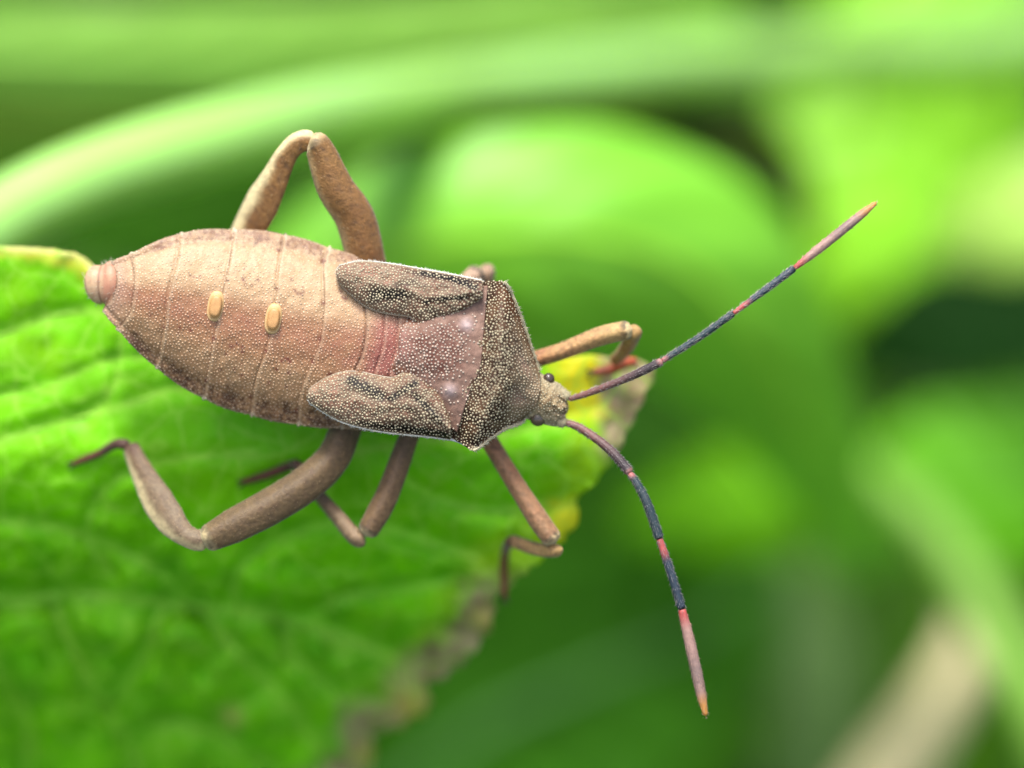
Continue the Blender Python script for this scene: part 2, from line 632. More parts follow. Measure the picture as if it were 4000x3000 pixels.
gxx, gyy = np.meshgrid(np.arange(-610, 2600, STEP), np.arange(900, 3420, STEP), indexing='ij')
gxx = gxx + rng.uniform(-4, 4, gxx.shape)
gyy = gyy + rng.uniform(-4, 4, gyy.shape)
ins = inside(gxx, gyy, ol)
pts2 = np.stack([gxx[ins], gyy[ins]], 1)
dmin = np.full(len(pts2), 1e9)
for q in ol:
    dmin = np.minimum(dmin, np.hypot(pts2[:, 0] - q[0], pts2[:, 1] - q[1]))
pts2 = pts2[dmin > 12]
allp = np.vstack([ol, pts2])
res = delaunay_2d_cdt([Vector(p) for p in allp.tolist()], [], [list(range(len(ol)))], 1, 1e-4)
lv = np.array([(v.x, v.y) for v in res[0]])
lf = [tuple(f) for f in res[2]]
X, Y = lv[:, 0], lv[:, 1]
de = np.full(len(lv), 1e9)
for i in range(len(ol)):
    a, b = ol[i], ol[(i + 1) % len(ol)]
    ab = b - a
    tt = np.clip(((X - a[0]) * ab[0] + (Y - a[1]) * ab[1]) / (ab.dot(ab) + 1e-9), 0, 1)
    de = np.minimum(de, np.hypot(X - a[0] - tt * ab[0], Y - a[1] - tt * ab[1]))
# right-hand margin only (the withered one)
rm = ol[(ol[:, 0] > 1200) & ((ol[:, 1] > 1990) | (ol[:, 0] > 2330))]
dr = np.full(len(lv), 1e9)
for q in rm:
    dr = np.minimum(dr, np.hypot(X - q[0], Y - q[1]))
tm = ol[(ol[:, 1] < 1120) & (ol[:, 0] < 560)]
dt = np.full(len(lv), 1e9)
for q in tm:
    dt = np.minimum(dt, np.hypot(X - q[0], Y - q[1]))
Zl = leaf_base_z(X, Y) + leaf_relief(X, Y) * smoothstep(0, 90, de) + 0.03 * fbm(X, Y, 1 / 110.0, 21.0) * smoothstep(120, 0, de)
vein = np.zeros(len(lv))
for pts_, w in VEINS:
    vein = np.maximum(vein, np.exp(-(seg_dist(X, Y, pts_) / (w * 1.1)) ** 2))
# young green, darker towards the lower part of the blade; yellow and brown where the margin withers
c_fresh = np.array([0.16, 0.52, 0.0])
c_deep = np.array([0.095, 0.40, 0.001])
c_vein = np.array([0.30, 0.62, 0.05])
c_yel = np.array([0.62, 0.56, 0.01])
c_cream = np.array([0.66, 0.60, 0.25])
c_brown = np.array([0.19, 0.13, 0.075])
c_grey = np.array([0.42, 0.31, 0.19])
nz = fbm(X, Y, 1 / 190.0, 31.0, 4)
nz2 = fbm(X, Y, 1 / 75.0, 41.0, 3)
C = mixc(np.repeat(c_fresh[None], len(X), 0), c_deep, np.clip(0.5 * smoothstep(1900, 2500, Y) + (0.35 + 0.6 * smoothstep(1700, 2200, Y)) * nz + (0.2 + 0.4 * smoothstep(1700, 2200, Y)) * nz2, 0, 1))
C = mixc(C, np.array([0.26, 0.50, 0.003]), np.clip(0.5 * fbm(X, Y, 1 / 260.0, 55.0, 2), 0, 0.6) * smoothstep(2200, 1500, Y))
C = mixc(C, c_vein, 0.95 * vein)
wy = smoothstep(2060, 2250, X + 60 * nz2) * smoothstep(1700, 1580, Y)
wy = np.maximum(wy, 0.8 * smoothstep(170, 60, dr + 50 * nz2) * smoothstep(2000, 2200, X) * smoothstep(1900, 1960, Y) * smoothstep(2260, 2100, Y))
wy = np.maximum(wy, 0.25 * smoothstep(260, 100, dr + 60 * nz) * smoothstep(1300, 1700, X))
C = mixc(C, c_yel, wy)
wb = smoothstep(2310, 2370, X + 25 * nz2) * smoothstep(1850, 1700, Y + 60 * nz)
wb = np.maximum(wb, smoothstep(185, 75, dr + 70 * nz2) * smoothstep(2180, 2330, Y))
C = mixc(C, mixc(np.repeat(c_brown[None], len(X), 0), c_grey, np.clip(0.5 + 0.9 * nz2, 0, 1)), 0.92 * wb)
lobe = np.exp(-((X - 1610) ** 2 + (Y - 2755) ** 2) / 75 ** 2) + 0.7 * np.exp(-((X - 1890) ** 2 + (Y - 2420) ** 2) / 45 ** 2) + 0.8 * np.exp(-((X - 1430) ** 2 + (Y - 2950) ** 2) / 45 ** 2)
C = mixc(C, np.array([0.52, 0.44, 0.07]), np.clip(0.8 * lobe, 0, 0.85))
wt = smoothstep(95, 30, dt + 30 * nz2 + 25 * smoothstep(300, 0, X))
C = mixc(C, np.array([0.60, 0.55, 0.05]), wt * 0.85)
C = mixc(C, c_cream, smoothstep(30, 8, dt) * 0.8)
C = mixc(C, np.array([0.45, 0.36, 0.12]), 0.7 * np.exp(-((X - 905) ** 2 + (Y - 2800) ** 2) / 45 ** 2))

leaf_root = empty('leaf', (-2.9, -0.8, -0.6))
thing(leaf_root, 'bright green leaf with withered brown scalloped edge that the bug stands on', 'leaf')
V3 = PA(np.stack([X, Y, Zl], 1))
V3b = V3.copy()
V3b[:, 2] -= 0.018
nl = len(V3)
edge_count = {}
for f in lf:
    for k in range(len(f)):
        e = (f[k], f[(k + 1) % len(f)])
        edge_count[e] = 1
bF = [tuple(reversed([i + nl for i in f])) for f in lf]
sF = [(b, a, a + nl, b + nl) for (a, b) in edge_count if (b, a) not in edge_count]
mesh('blade', np.vstack([V3, V3b]), lf + bF + sF, M_LEAF, leaf_root, np.vstack([C, C]))


def leaf_z(px, py):
    px, py = np.atleast_1d(np.asarray(px, float)), np.atleast_1d(np.asarray(py, float))
    k = [int(np.argmin((X - a) ** 2 + (Y - b) ** 2)) for a, b in zip(px, py)]
    return Zl[k]


for pts_, w in VEINS[:9]:
    q = spline(np.array([(a, b, 0) for a, b in pts_], float), 46)
    q = q[inside(q[:, 0], q[:, 1], ol)]
    q[:, 2] = leaf_z(q[:, 0], q[:, 1]) - 0.004
    q[:, 2] = np.convolve(np.pad(q[:, 2], 2, mode='edge'), np.ones(5) / 5, 'valid')
    tp = np.linspace(1, 0.35, 8) * w / 1000 * 0.75
    v, f, tt, ph, nr, tg = tube(PA(q), tp, tp * 0.7, nseg=8, n=50)
    mesh('vein', v, f, M_VEIN, leaf_root, np.array([0.27, 0.58, 0.03]))
# the stalk leaves the picture at the left
v, f, *_ = tube([P(-600, 2300, -0.75), P(-1200, 2450, -1.2), P(-2300, 3600, -3.0), P(-2600, 8000, -9)], [0.05, 0.05, 0.06, 0.07], n=30)
mesh('stalk', v, f, M_VEIN, leaf_root, np.array([0.20, 0.36, 0.05]))

# ------------------------------------------------------------------ the bug
bug = empty('leaf_footed_bug_nymph', P(1400, 1350, -0.38))
thing(bug, 'brown granular leaf-footed bug nymph with banded antennae standing on the green leaf edge', 'insect')

# --- abdomen
RIBS = [
    [(430, 1026), (452, 1062), (455, 1110), (440, 1160), (400, 1210)],
    [(508, 992), (522, 1060), (522, 1120), (513, 1190), (500, 1230), (457, 1283)],
    [(704, 912), (691, 1017), (665, 1120), (650, 1190), (644, 1261), (625, 1370), (606, 1433)],
    [(913, 896), (897, 1017), (872, 1130), (855, 1220), (834, 1315), (815, 1424), (792, 1556)],
    [(1111, 916), (1087, 1044), (1078, 1136), (1065, 1250), (1038, 1370), (1000, 1478), (978, 1622)],
    [(1285, 966), (1263, 1028), (1266, 1180), (1249, 1332), (1217, 1413), (1168, 1549), (1163, 1660)],
    [(1440, 1016), (1424, 1110), (1425, 1196), (1431, 1267), (1417, 1370), (1385, 1450), (1340, 1560), (1328, 1674)],
    [(1500, 1034), (1500, 1150), (1503, 1253), (1494, 1361), (1472, 1425), (1440, 1550), (1420, 1682)],
    [(1570, 1050), (1560, 1180), (1553, 1280), (1547, 1372), (1536, 1400), (1510, 1550), (1500, 1688)],
    [(1720, 1085), (1700, 1300), (1680, 1450), (1650, 1690)],
]
nV = 150
rows = np.array([spline(np.array([(a, b, 0) for a, b in r], float), nV)[:, :2] for r in RIBS])
nU = 230
us = np.linspace(0, len(RIBS) - 1, nU)
sp_ = np.interp(np.arange(len(RIBS)), np.arange(len(RIBS)), np.concatenate([[0], np.cumsum(np.linalg.norm(np.diff(rows[:, nV // 2], axis=0), axis=1))]))
us = np.interp(np.linspace(0, sp_[-1], nU), sp_, np.arange(len(RIBS)))
g2 = cr_rows(rows, us)
ax, ay = g2[..., 0].copy(), g2[..., 1].copy()
vs = np.linspace(1, -1, nV)                      # +1 upper edge, -1 lower edge
Ug, Vg = np.meshgrid(us, vs, indexing='ij')
fr = Ug - np.floor(Ug)
seglen = np.interp(Ug, np.arange(len(RIBS)), np.gradient(sp_))
near = np.minimum(fr, 1 - fr) * seglen           # survey units from the nearest suture
# scalloped outline with a tiny tooth at each hind corner
bulge = 5.0 * np.sin(np.pi * fr) - 1.5 + 10 * np.exp(-((fr * seglen) / 8.0) ** 2)
edge_w = smoothstep(0.90, 1.0, np.abs(Vg)) * (Ug < 6.2)
nrm2 = np.stack([ax[:, 0] - ax[:, -1], ay[:, 0] - ay[:, -1]], -1)
nrm2 /= np.linalg.norm(nrm2, axis=-1)[:, None]
ax += nrm2[:, None, 0] * np.sign(Vg) * bulge * edge_w
ay += nrm2[:, None, 1] * np.sign(Vg) * bulge * edge_w
halfw = np.hypot(ax[:, 0] - ax[:, -1], ay[:, 0] - ay[:, -1])[:, None] / 2
rise = 0.15 * np.clip(halfw / 370, 0.3, 1)
zc = -0.015 - 0.05 * smoothstep(2.0, 0.0, Ug)
dome = (1 - np.abs(Vg) ** 2.3)
az = zc - rise + rise * dome
az = az + 0.008 * smoothstep(0.82, 1.0, np.abs(Vg)) * (Ug < 6.5)        # upturned side plates
az = az - 0.003 * np.exp(-((np.abs(Vg) - 0.86) / 0.06) ** 2)            # crease beside them
az = az + 0.007 * (0.5 - fr)                                            # each tergite laps over the next
az = az - 0.006 * np.exp(-(near / 5.0) ** 2)
az = az + 0.003 * fbm(ax, ay, 1 / 60.0, 3.0, 3)
# pigment, with the light on the upper half painted in
cream = lin(228, 192, 150)
tan = lin(196, 146, 104)
pink = lin(184, 122, 92)
rose = lin(190, 112, 104)
dark = lin(84, 44, 28)
red = lin(128, 34, 26)
pale = lin(238, 222, 196)
A = np.abs(Vg)
na = fbm(ax, ay, 1 / 55.0, 5.0, 4)
nb = fbm(ax, ay, 1 / 16.0, 9.0, 3)
mid = np.exp(-((Vg + 0.05) / 0.26) ** 2)
AC = np.repeat(np.repeat(tan[None, None], nU, 0), nV, 1)
AC = mixc(AC, cream, np.clip(0.85 * smoothstep(0.05, 0.32, Vg + 0.08 * na) + 0.30 * smoothstep(-0.25, -0.5, Vg) + 0.25 * na, 0, 0.95))  # upper half painted creamier for the light falling on that side
AC = mixc(AC, pink, np.clip(0.85 * mid * (0.8 + 0.5 * na), 0, 1))
AC = mixc(AC, rose, 0.45 * smoothstep(5.0, 7.0, Ug + 0.6 * na) * smoothstep(0.75, 0.3, A))
AC = mixc(AC, lin(184, 108, 100), 0.75 * smoothstep(6.0, 6.9, Ug) * smoothstep(0.45, 0.25, A))
AC = mixc(AC, lin(214, 170, 150), 0.55 * smoothstep(1.4, 0.2, Ug))
blot = np.clip(smoothstep(np.where(Vg > 0, 0.80, 0.66), 0.95, A + 0.07 * na) * (0.35 + 0.8 * nb + 0.4 * na + 0.5 * np.sin(np.pi * fr)), 0, 1) * smoothstep(0.7, 1.7, Ug)
AC = mixc(AC, np.where((Vg > 0)[..., None], lin(140, 84, 58), dark), np.clip(blot * np.where(Vg > 0, 0.85, 1.0), 0, 0.85))
AC = mixc(AC, dark, 0.55 * np.clip(nb - 0.1, 0, 1) * smoothstep(0.55, 0.85, A))
AC = mixc(AC, lin(232, 208, 178), 0.32 * np.exp(-((fr * seglen - 9) / 6.0) ** 2))        # pale hind rim of each tergite
AC = mixc(AC, lin(96, 54, 36), 0.75 * np.exp(-(near / 2.3) ** 2) * (0.65 + 0.5 * np.clip(na + 0.4 * (Vg < 0), 0, 1)))
AC = mixc(AC, lin(214, 186, 158), 0.6 * smoothstep(0.965, 1.0, A))
AC = mixc(AC, pale, np.exp(-((fr * seglen) / 12.0) ** 2) * smoothstep(0.94, 0.975, A) * (Ug < 6.2))
SPOTS = [(1080, 545, 5), (1200, 540, 9), (1305, 540, 7), (1215, 575, 6), (1260, 580, 6), (1205, 462, 5), (1275, 482, 4), (1548, 538, 7),
         (1568, 618, 8), (1590, 640, 7), (1615, 640, 7), (1632, 625, 7), (1628, 590, 5), (815, 508, 5), (840, 520, 5), (865, 525, 5), (888, 515, 5),
         (1440, 605, 8), (1775, 705, 11), (1900, 628, 8), (1918, 665, 9), (1935, 675, 9), (1450, 325, 11), (1770, 405, 12), (1112, 1018, 10),
         (1150, 1005, 5), (1190, 1025, 7), (1192, 1060, 8), (1075, 1075, 6), (1132, 1180, 6), (1188, 1148, 5), (1188, 1225, 7), (1035, 1185, 5),
         (1475, 1125, 8), (1500, 1108, 7), (1520, 1110, 8), (1535, 1130, 8), (1438, 1185, 8), (1526, 1212, 8), (1385, 1280, 6), (1508, 1308, 6),
         (740, 885, 7), (820, 905, 8), (730, 920, 5), (525, 795, 6), (1750, 965, 8), (1700, 1130, 9), (1825, 1225, 14), (625, 880, 7),
         (1360, 1055, 9), (985, 965, 9), (930, 1265, 8), (1250, 1380, 9), (1580, 1480, 9)]
for (sx, sy, sr) in SPOTS:
    qx, qy = 300 + 0.5425 * sx, 800 + 0.5425 * sy
    d = np.hypot(ax - qx, ay - qy)
    AC = mixc(AC, red * 0.8, 0.95 * np.exp(-(d / (sr * 0.85)) ** 2))
zb = (az.min(1) - 0.10 * np.clip(halfw[:, 0] / 370, 0.35, 1))
v, f, nloop = shell(ax, ay, az, zb)
pg = np.zeros((len(v), 3)) + tan * 0.8
idx = (np.arange(nU)[:, None] * nloop + np.arange(nV)[None]).ravel()
pg[idx] = AC.reshape(-1, 3) * np.array([0.80, 0.775, 0.68])
abdomen = mesh('abdomen', PA(v), f, M_ABD, bug, pg)


def abd_col(x, y):
    k = np.argmin((ax[::4, ::4] - x) ** 2 + (ay[::4, ::4] - y) ** 2)
    c = AC[::4, ::4].reshape(-1, 3)[k]
    return c * 0.86 + lin(246, 222, 170) * 0.20 + 0.010


granules('granules', ax, ay, az, abdomen, 10.4, 4.5, abd_col,
         keep=lambda x, y, u, v: 1.0 if u < 0.86 else 0.6, tries=80000, height=0.45)

# anal tube
v, f, tt, ph, nr, tg = tube([P(500, 1100, -0.14), P(430, 1110, -0.135), P(390, 1112, -0.14), P(336, 1122, -0.16)], [0.09, 0.094, 0.094, 0.088, 0.076, 0.080, 0.066, 0.046], [0.07, 0.075, 0.07, 0.062, 0.066, 0.055, 0.04], nseg=22, n=44)
pc = mixc(np.repeat(lin(206, 142, 110)[None], len(v), 0), lin(232, 206, 158), np.clip(0.05 + 0.5 * smoothstep(0.45, 0.6, tt) + 0.4 * fbm(v[:, 0], v[:, 1], 30.0, 2.0), 0, 1))
pc = mixc(pc, lin(120, 70, 50), 0.7 * np.exp(-((tt - 0.56) / 0.018) ** 2))
v, f, pc = add_hairs(v, f, pc, nr, tg, 250, 0.018, 0.0008, lin(240, 226, 200), 0.6)
mesh('tail_tip', v, f, M_ABD, bug, pc)

# scent glands
for (cx, cy) in ((842, 1197), (1068, 1246)):
    n_r, n_a = 12, 32
    th = np.linspace(0, 2 * math.pi, n_a, endpoint=False)
    VV, FF, CC = [], [], []
    tilt = R(9)
    zt = float(az.reshape(-1)[np.argmin((ax - cx) ** 2 + (ay - cy) ** 2)])
    for i in range(n_r):
        r = 1 - i / (n_r - 1) * 0.98
        hgt = -0.02 + 0.05 * (1 - r ** 5) - 0.012 * math.exp(-((r - 0.72) / 0.07) ** 2)
        sq = 1.0
        lx = 36 * r * np.sign(np.cos(th)) * np.abs(np.cos(th)) ** 0.8
        ly = 66 * r * np.sign(np.sin(th)) * np.abs(np.sin(th)) ** 0.8
        X_ = cx + lx * math.cos(tilt) - ly * math.sin(tilt)
        Y_ = cy + lx * math.sin(tilt) + ly * math.cos(tilt)
        VV.append(np.stack([X_, Y_, np.full(n_a, zt + hgt)], 1))
        c = np.repeat(lin(226, 170, 106)[None], n_a, 0)
        c = mixc(c, lin(240, 206, 146), np.full(n_a, 0.8 * math.exp(-((r - 0.85) / 0.1) ** 2)))
        c = mixc(c, lin(70, 26, 12), (smoothstep(0.9, 1.0, r) * (0.25 + 0.75 * (np.sin(th) > 0.55))))
        CC.append(c)
    VV = np.vstack(VV)
    FF = grid_faces(n_r, n_a, 0, True) + [tuple(range((n_r - 1) * n_a, n_r * n_a))]
    mesh('scent_gland', PA(VV), FF, M_ABD, abdomen, np.vstack(CC))

# --- mesonotum, the plate between the wing pads
MR = [
    [(1600, 1232), (1566, 1265), (1552, 1310), (1548, 1370), (1530, 1412), (1505, 1462)],
    [(1650, 1220), (1628, 1290), (1612, 1370), (1590, 1425), (1570, 1480)],
    [(1720, 1170), (1715, 1290), (1700, 1400), (1680, 1480), (1650, 1560)],
    [(1800, 1130), (1795, 1290), (1780, 1420), (1745, 1520), (1700, 1630)],
    [(1905, 1115), (1890, 1290), (1875, 1440), (1835, 1530), (1785, 1690)],
]
nv2, nu2 = 110, 90
rows = np.array([spline(np.array([(a, b, 0) for a, b in r], float), nv2)[:, :2] for r in MR])
g2 = cr_rows(rows, np.linspace(0, len(MR) - 1, nu2))
mx_, my_ = g2[..., 0], g2[..., 1]
Um, Vm = np.meshgrid(np.linspace(0, 1, nu2), np.linspace(1, -1, nv2), indexing='ij')
mz = 0.015 + 0.05 * smoothstep(0, 0.5, Um) - 0.055 * np.abs(Vm) ** 2
mz = mz - 0.05 * np.exp(-(Um / 0.03) ** 2)
for bx, by in ((1822, 1268), (1758, 1525)):
    mz = mz + 0.010 * np.exp(-((mx_ - bx) ** 2 + (my_ - by) ** 2) / 26 ** 2)
mz = mz + 0.004 * fbm(mx_, my_, 1 / 40.0, 6.0)
mn = fbm(mx_, my_, 1 / 45.0, 15.0, 4)
MC = np.repeat(np.repeat(lin(156, 122, 104)[None, None], nu2, 0), nv2, 1)
disc = np.exp(-(((mx_ - 1700) / 120) ** 4 + ((my_ - 1378 - 0.25 * (1700 - mx_)) / 105) ** 4))
MC = mixc(MC, lin(118, 74, 60), np.clip(disc * (0.8 + 0.7 * mn), 0, 0.95))
MC = mixc(MC, lin(188, 124, 112), 0.35 * smoothstep(1640, 1570, mx_) * (np.abs(Vm) < 0.5))
MC = mixc(MC, lin(150, 92, 62), 0.7 * smoothstep(0.55, 0.8, np.abs(Vm)) * smoothstep(0.5, 0.1, Um))
for bx, by in ((1822, 1268), (1758, 1525)):
    MC = mixc(MC, lin(214, 190, 184), 0.75 * np.exp(-((mx_ - bx) ** 2 + (my_ - by) ** 2) / 24 ** 2))
v, f, nloop = shell(mx_, my_, mz, mz.min(1) - 0.03)
pg = np.zeros((len(v), 3)) + tan
pg[(np.arange(nu2)[:, None] * nloop + np.arange(nv2)[None]).ravel()] = MC.reshape(-1, 3)
meso = mesh('scutellum', PA(v), f, M_PRO, bug, pg)
granules('granules', mx_, my_, mz, meso, 10.6, 4.8, lambda x, y: lin(222, 198, 174),
         keep=lambda x, y, u, v: 0.95 if ((x - 1700) / 125) ** 2 + ((y - 1378 - 0.25 * (1700 - x)) / 112) ** 2 < 1 else (0.45 if x < 1640 else 0.03), tries=9000)

# --- wing pads


def wing_pad(outer, inner, darks, flip):
    nu, nv = 130, 60
    o = spline(np.array([(a, b, 0) for a, b in outer], float), nu)[:, :2]
    i_ = spline(np.array([(a, b, 0) for a, b in inner], float), nu)[:, :2]
    tv = np.linspace(0, 1, nv)
    wx = o[:, None, 0] * (1 - tv) + i_[:, None, 0] * tv
    wy_ = o[:, None, 1] * (1 - tv) + i_[:, None, 1] * tv
    Uw, Vw = np.meshgrid(np.linspace(0, 1, nu), tv, indexing='ij')
    e = np.minimum(Vw, 1 - Vw) * 2
    wz = -0.04 + 0.035 * Uw + 0.048 * (1 - (1 - e) ** 2) ** 0.6 * np.clip(Uw * 6, 0.05, 1) ** 0.5 + 0.03 * Vw * smoothstep(0.5, 1, Uw)
    wz = wz + 0.007 * np.exp(-((Vw - 0.42 - 0.1 * Uw) / 0.09) ** 2) * smoothstep(0.15, 0.4, Uw)     # a raised vein
    wz = wz + 0.005 * fbm(wx, wy_, 1 / 35.0, 8.0 + flip)
    wz += 0.02 * smoothstep(0.0, 0.3, Vw) * smoothstep(0.35, 0.7, Uw)
    wn = fbm(wx, wy_, 1 / 40.0, 25.0 + flip, 4)
    wn2 = fbm(wx, wy_, 1 / 14.0, 35.0 + flip, 3)
    WC = np.repeat(np.repeat(lin(158, 130, 104)[None, None], nu, 0), nv, 1)
    WC = mixc(WC, lin(166, 116, 92), np.clip(0.2 + 0.9 * wn, 0, 1))
    WC = mixc(WC, lin(72, 42, 28), np.clip(0.05 + 0.45 * smoothstep(0.25, 0.8, Uw) + 0.6 * wn2, 0, 0.75))
    WC = mixc(WC, lin(40, 24, 16), 0.85 * np.exp(-((Vw - 0.09) / 0.05) ** 2) * smoothstep(0.35, 0.6, Uw))
    for (x0, y0, x1, y1, w, st) in darks:
        w = w * 1.35
        d = seg_dist(wx, wy_, [(x0, y0), ((x0 + x1) / 2, (y0 + y1) / 2 + 1), (x1, y1)])
        WC = mixc(WC, lin(14, 8, 6), np.clip(st * 1.2 * np.exp(-((d + 14 * wn2) / w) ** 2), 0, 0.95))
    WC = mixc(WC, lin(196, 172, 140), 0.8 * smoothstep(0.035, 0.0, np.minimum(Vw, 1 - Vw)))
    WC = mixc(WC, lin(178, 152, 126), 0.7 * smoothstep(0.10, 0.02, Uw))
    v, f, nloop = shell(wx, wy_, wz, wz.min(1) - 0.025, 5)
    pg = np.zeros((len(v), 3)) + lin(150, 120, 90)
    pg[(np.arange(nu)[:, None] * nloop + np.arange(nv)[None]).ravel()] = WC.reshape(-1, 3)
    w = mesh('wing_pad', PA(v), f, M_PRO, bug, pg)
    granules('granules', wx, wy_, wz, w, 9.4, 4.7, lambda x, y: lin(210, 194, 156),
             keep=lambda x, y, u, v: 0.4 if u < 0.16 else 0.97, tries=36000)
    # pale bristly hem along the outer edge, its glint put into the colour
    rim = PA(np.concatenate([o, wz[:, :1] + 0.004], 1))[3:]
    v, f, tt, ph, nr, tg = tube(rim, [0.002, 0.0032, 0.0038, 0.0045, 0.0048], nseg=7, n=90)
    pc = np.repeat(lin(228, 222, 200)[None], len(v), 0)
    v, f, pc = add_hairs(v, f, pc, nr, -tg, 500, 0.009, 0.0010, lin(248, 246, 232), 0.5)
    mesh('hem', v, f, M_GRAN, w, pc)
    rim = PA(np.concatenate([i_, wz[:, -1:] + 0.003], 1))[3:90]
    v, f, tt, ph, nr, tg = tube(rim, [0.003, 0.0042, 0.0042, 0.003], nseg=7, n=70)
    mesh('hem', v, f, M_GRAN, w, np.repeat(lin(168, 146, 118)[None], len(v), 0))
    return w


wing_pad([(1311, 1075), (1318, 1048), (1341, 1033), (1417, 1020), (1525, 1030), (1634, 1049), (1742, 1068), (1885, 1097)],
         [(1311, 1075), (1322, 1100), (1363, 1144), (1422, 1193), (1482, 1218), (1547, 1230), (1601, 1238), (1645, 1268), (1720, 1255), (1800, 1215), (1885, 1165)],
         [(1460, 1150, 1570, 1150, 20, 1.0), (1660, 1178, 1740, 1168, 7, 0.95), (1740, 1168, 1825, 1160, 6, 0.9), (1650, 1062, 1770, 1090, 8, 0.9),
          (1770, 1092, 1860, 1122, 9, 0.95), (1655, 1178, 1700, 1230, 8, 0.6), (1560, 1110, 1620, 1100, 10, 0.5)], 0)
wing_pad([(1200, 1545), (1207, 1570), (1222, 1583), (1271, 1616), (1336, 1649), (1417, 1673), (1504, 1689), (1607, 1700), (1688, 1708), (1760, 1718)],
         [(1200, 1545), (1205, 1525), (1216, 1513), (1270, 1478), (1341, 1453), (1406, 1453), (1471, 1467), (1536, 1475), (1590, 1453), (1661, 1478), (1720, 1551), (1760, 1640)],
         [(1375, 1490, 1490, 1545, 19, 1.0), (1530, 1555, 1620, 1500, 13, 0.95), (1620, 1545, 1720, 1640, 12, 0.95), (1540, 1668, 1740, 1695, 11, 0.9),
          (1400, 1650, 1540, 1672, 9, 0.7), (1590, 1590, 1680, 1650, 8, 0.5)], 50)
# small hind lobes peeping out below the pads
for pts_, tone in () and (([(1424, 1200), (1480, 1222), (1535, 1248), (1575, 1262)], 0), ([(1384, 1446), (1430, 1436), (1475, 1436), (1520, 1462)], 1)):
    v, f, tt, ph, nr, tg = tube([P(a, b, -0.01) for a, b in pts_], [0.008, 0.02, 0.024, 0.018], [0.01] * 4, nseg=12, n=30)
    mesh('hind_wing_pad', v, f, M_PRO, bug, np.repeat(lin(150, 126, 104)[None], len(v), 0))

# --- pronotum
PR = [
    [(1882, 1100), (1868, 1130), (1873, 1165), (1870, 1215), (1859, 1280), (1859, 1361), (1859, 1426), (1840, 1464), (1808, 1513), (1775, 1578), (1751, 1660), (1745, 1690), (1752, 1712)],
    [(1930, 1098), (1922, 1200), (1915, 1300), (1912, 1420), (1890, 1500), (1850, 1580), (1812, 1670), (1798, 1730)],
    [(1974, 1106), (1965, 1210), (1960, 1320), (1955, 1440), (1940, 1520), (1905, 1600), (1872, 1680), (1850, 1758)],
    [(2005, 1160), (1998, 1270), (1995, 1370), (1990, 1470), (1970, 1550), (1945, 1620), (1915, 1714)],
    [(2044, 1262), (2040, 1350), (2035, 1430), (2022, 1510), (2000, 1580), (1976, 1674)],
    [(2080, 1368), (2078, 1440), (2070, 1510), (2050, 1580), (2030, 1655)],
    [(2108, 1452), (2112, 1495), (2104, 1550), (2086, 1595), (2056, 1628)],
]
nv2, nu2 = 150, 90
rows = np.array([spline(np.array([(a, b, 0) for a, b in r], float), nv2)[:, :2] for r in PR])
g2 = cr_rows(rows, np.linspace(0, len(PR) - 1, nu2))
qx_, qy_ = g2[..., 0], g2[..., 1]
Um, Vm = np.meshgrid(np.linspace(0, 1, nu2), np.linspace(1, -1, nv2), indexing='ij')
qz = 0.055 + 0.05 * smoothstep(0, 0.35, Um) - 0.13 * smoothstep(0.3, 1.0, Um)
qz = qz - (0.11 - 0.02 * Um) * np.abs(Vm) ** 2.4
qz = qz - 0.03 * np.exp(-(Um / 0.02) ** 2) + 0.008 * np.exp(-((Um - 0.04) / 0.02) ** 2)
qz = qz + 0.012 * smoothstep(0.93, 1.0, np.abs(Vm))
qz = qz - 0.018 * (np.exp(-((Um - 0.72) / 0.12) ** 2) * (np.exp(-((Vm - 0.35) / 0.14) ** 2) + np.exp(-((Vm + 0.35) / 0.14) ** 2)))
qz = qz + 0.005 * fbm(qx_, qy_, 1 / 45.0, 2.0)
pn = fbm(qx_, qy_, 1 / 50.0, 12.0, 4)
QC = np.repeat(np.repeat(lin(58, 38, 26)[None, None], nu2, 0), nv2, 1)
QC = mixc(QC, lin(120, 88, 62), np.clip(0.35 + 0.8 * pn, 0, 0.8))
QC = mixc(QC, lin(152, 128, 98), smoothstep(0.42, 0.75, Um + 0.10 * pn) * smoothstep(1.0, 0.7, np.abs(Vm)))
QC = mixc(QC, lin(166, 132, 112), 0.7 * np.exp(-(((Um - 0.72) / 0.12) ** 2)) * (np.exp(-((Vm - 0.3) / 0.16) ** 2) + np.exp(-((Vm + 0.35) / 0.16) ** 2)))
QC = mixc(QC, lin(120, 70, 36), 0.5 * smoothstep(0.5, 0.9, Vm) * smoothstep(0.1, 0.4, Um))
QC = mixc(QC, lin(206, 186, 150), 0.85 * smoothstep(0.03, 0.0, Um))
v, f, nloop = shell(qx_, qy_, qz, qz.min(1) - 0.13)
pg = np.zeros((len(v), 3)) + lin(120, 95, 70)
pg[(np.arange(nu2)[:, None] * nloop + np.arange(nv2)[None]).ravel()] = QC.reshape(-1, 3)
pron = mesh('pronotum', PA(v), f, M_PRO, bug, pg)
granules('granules', qx_, qy_, qz, pron, 9.4, 4.8, lambda x, y: lin(212, 196, 156) if x < 2000 else lin(192, 174, 140),
         keep=lambda x, y, u, v: 1.0 if u < 0.55 else 0.45, tries=50000)
v, f, tt, ph, nr, tg = tube(PA(np.array([(1740, 1712, -0.03), (1797, 1727, -0.035), (1850, 1760, -0.04)])), [0.005, 0.006, 0.003], nseg=7, n=20)
mesh('hem', v, f, M_GRAN, pron, np.repeat(lin(246, 246, 240)[None], len(v), 0))  # near-white thread modelled for the glint along this corner
lip = PA(np.concatenate([g2[1], qz[1][:, None] + 0.003], 1))[6:-4]
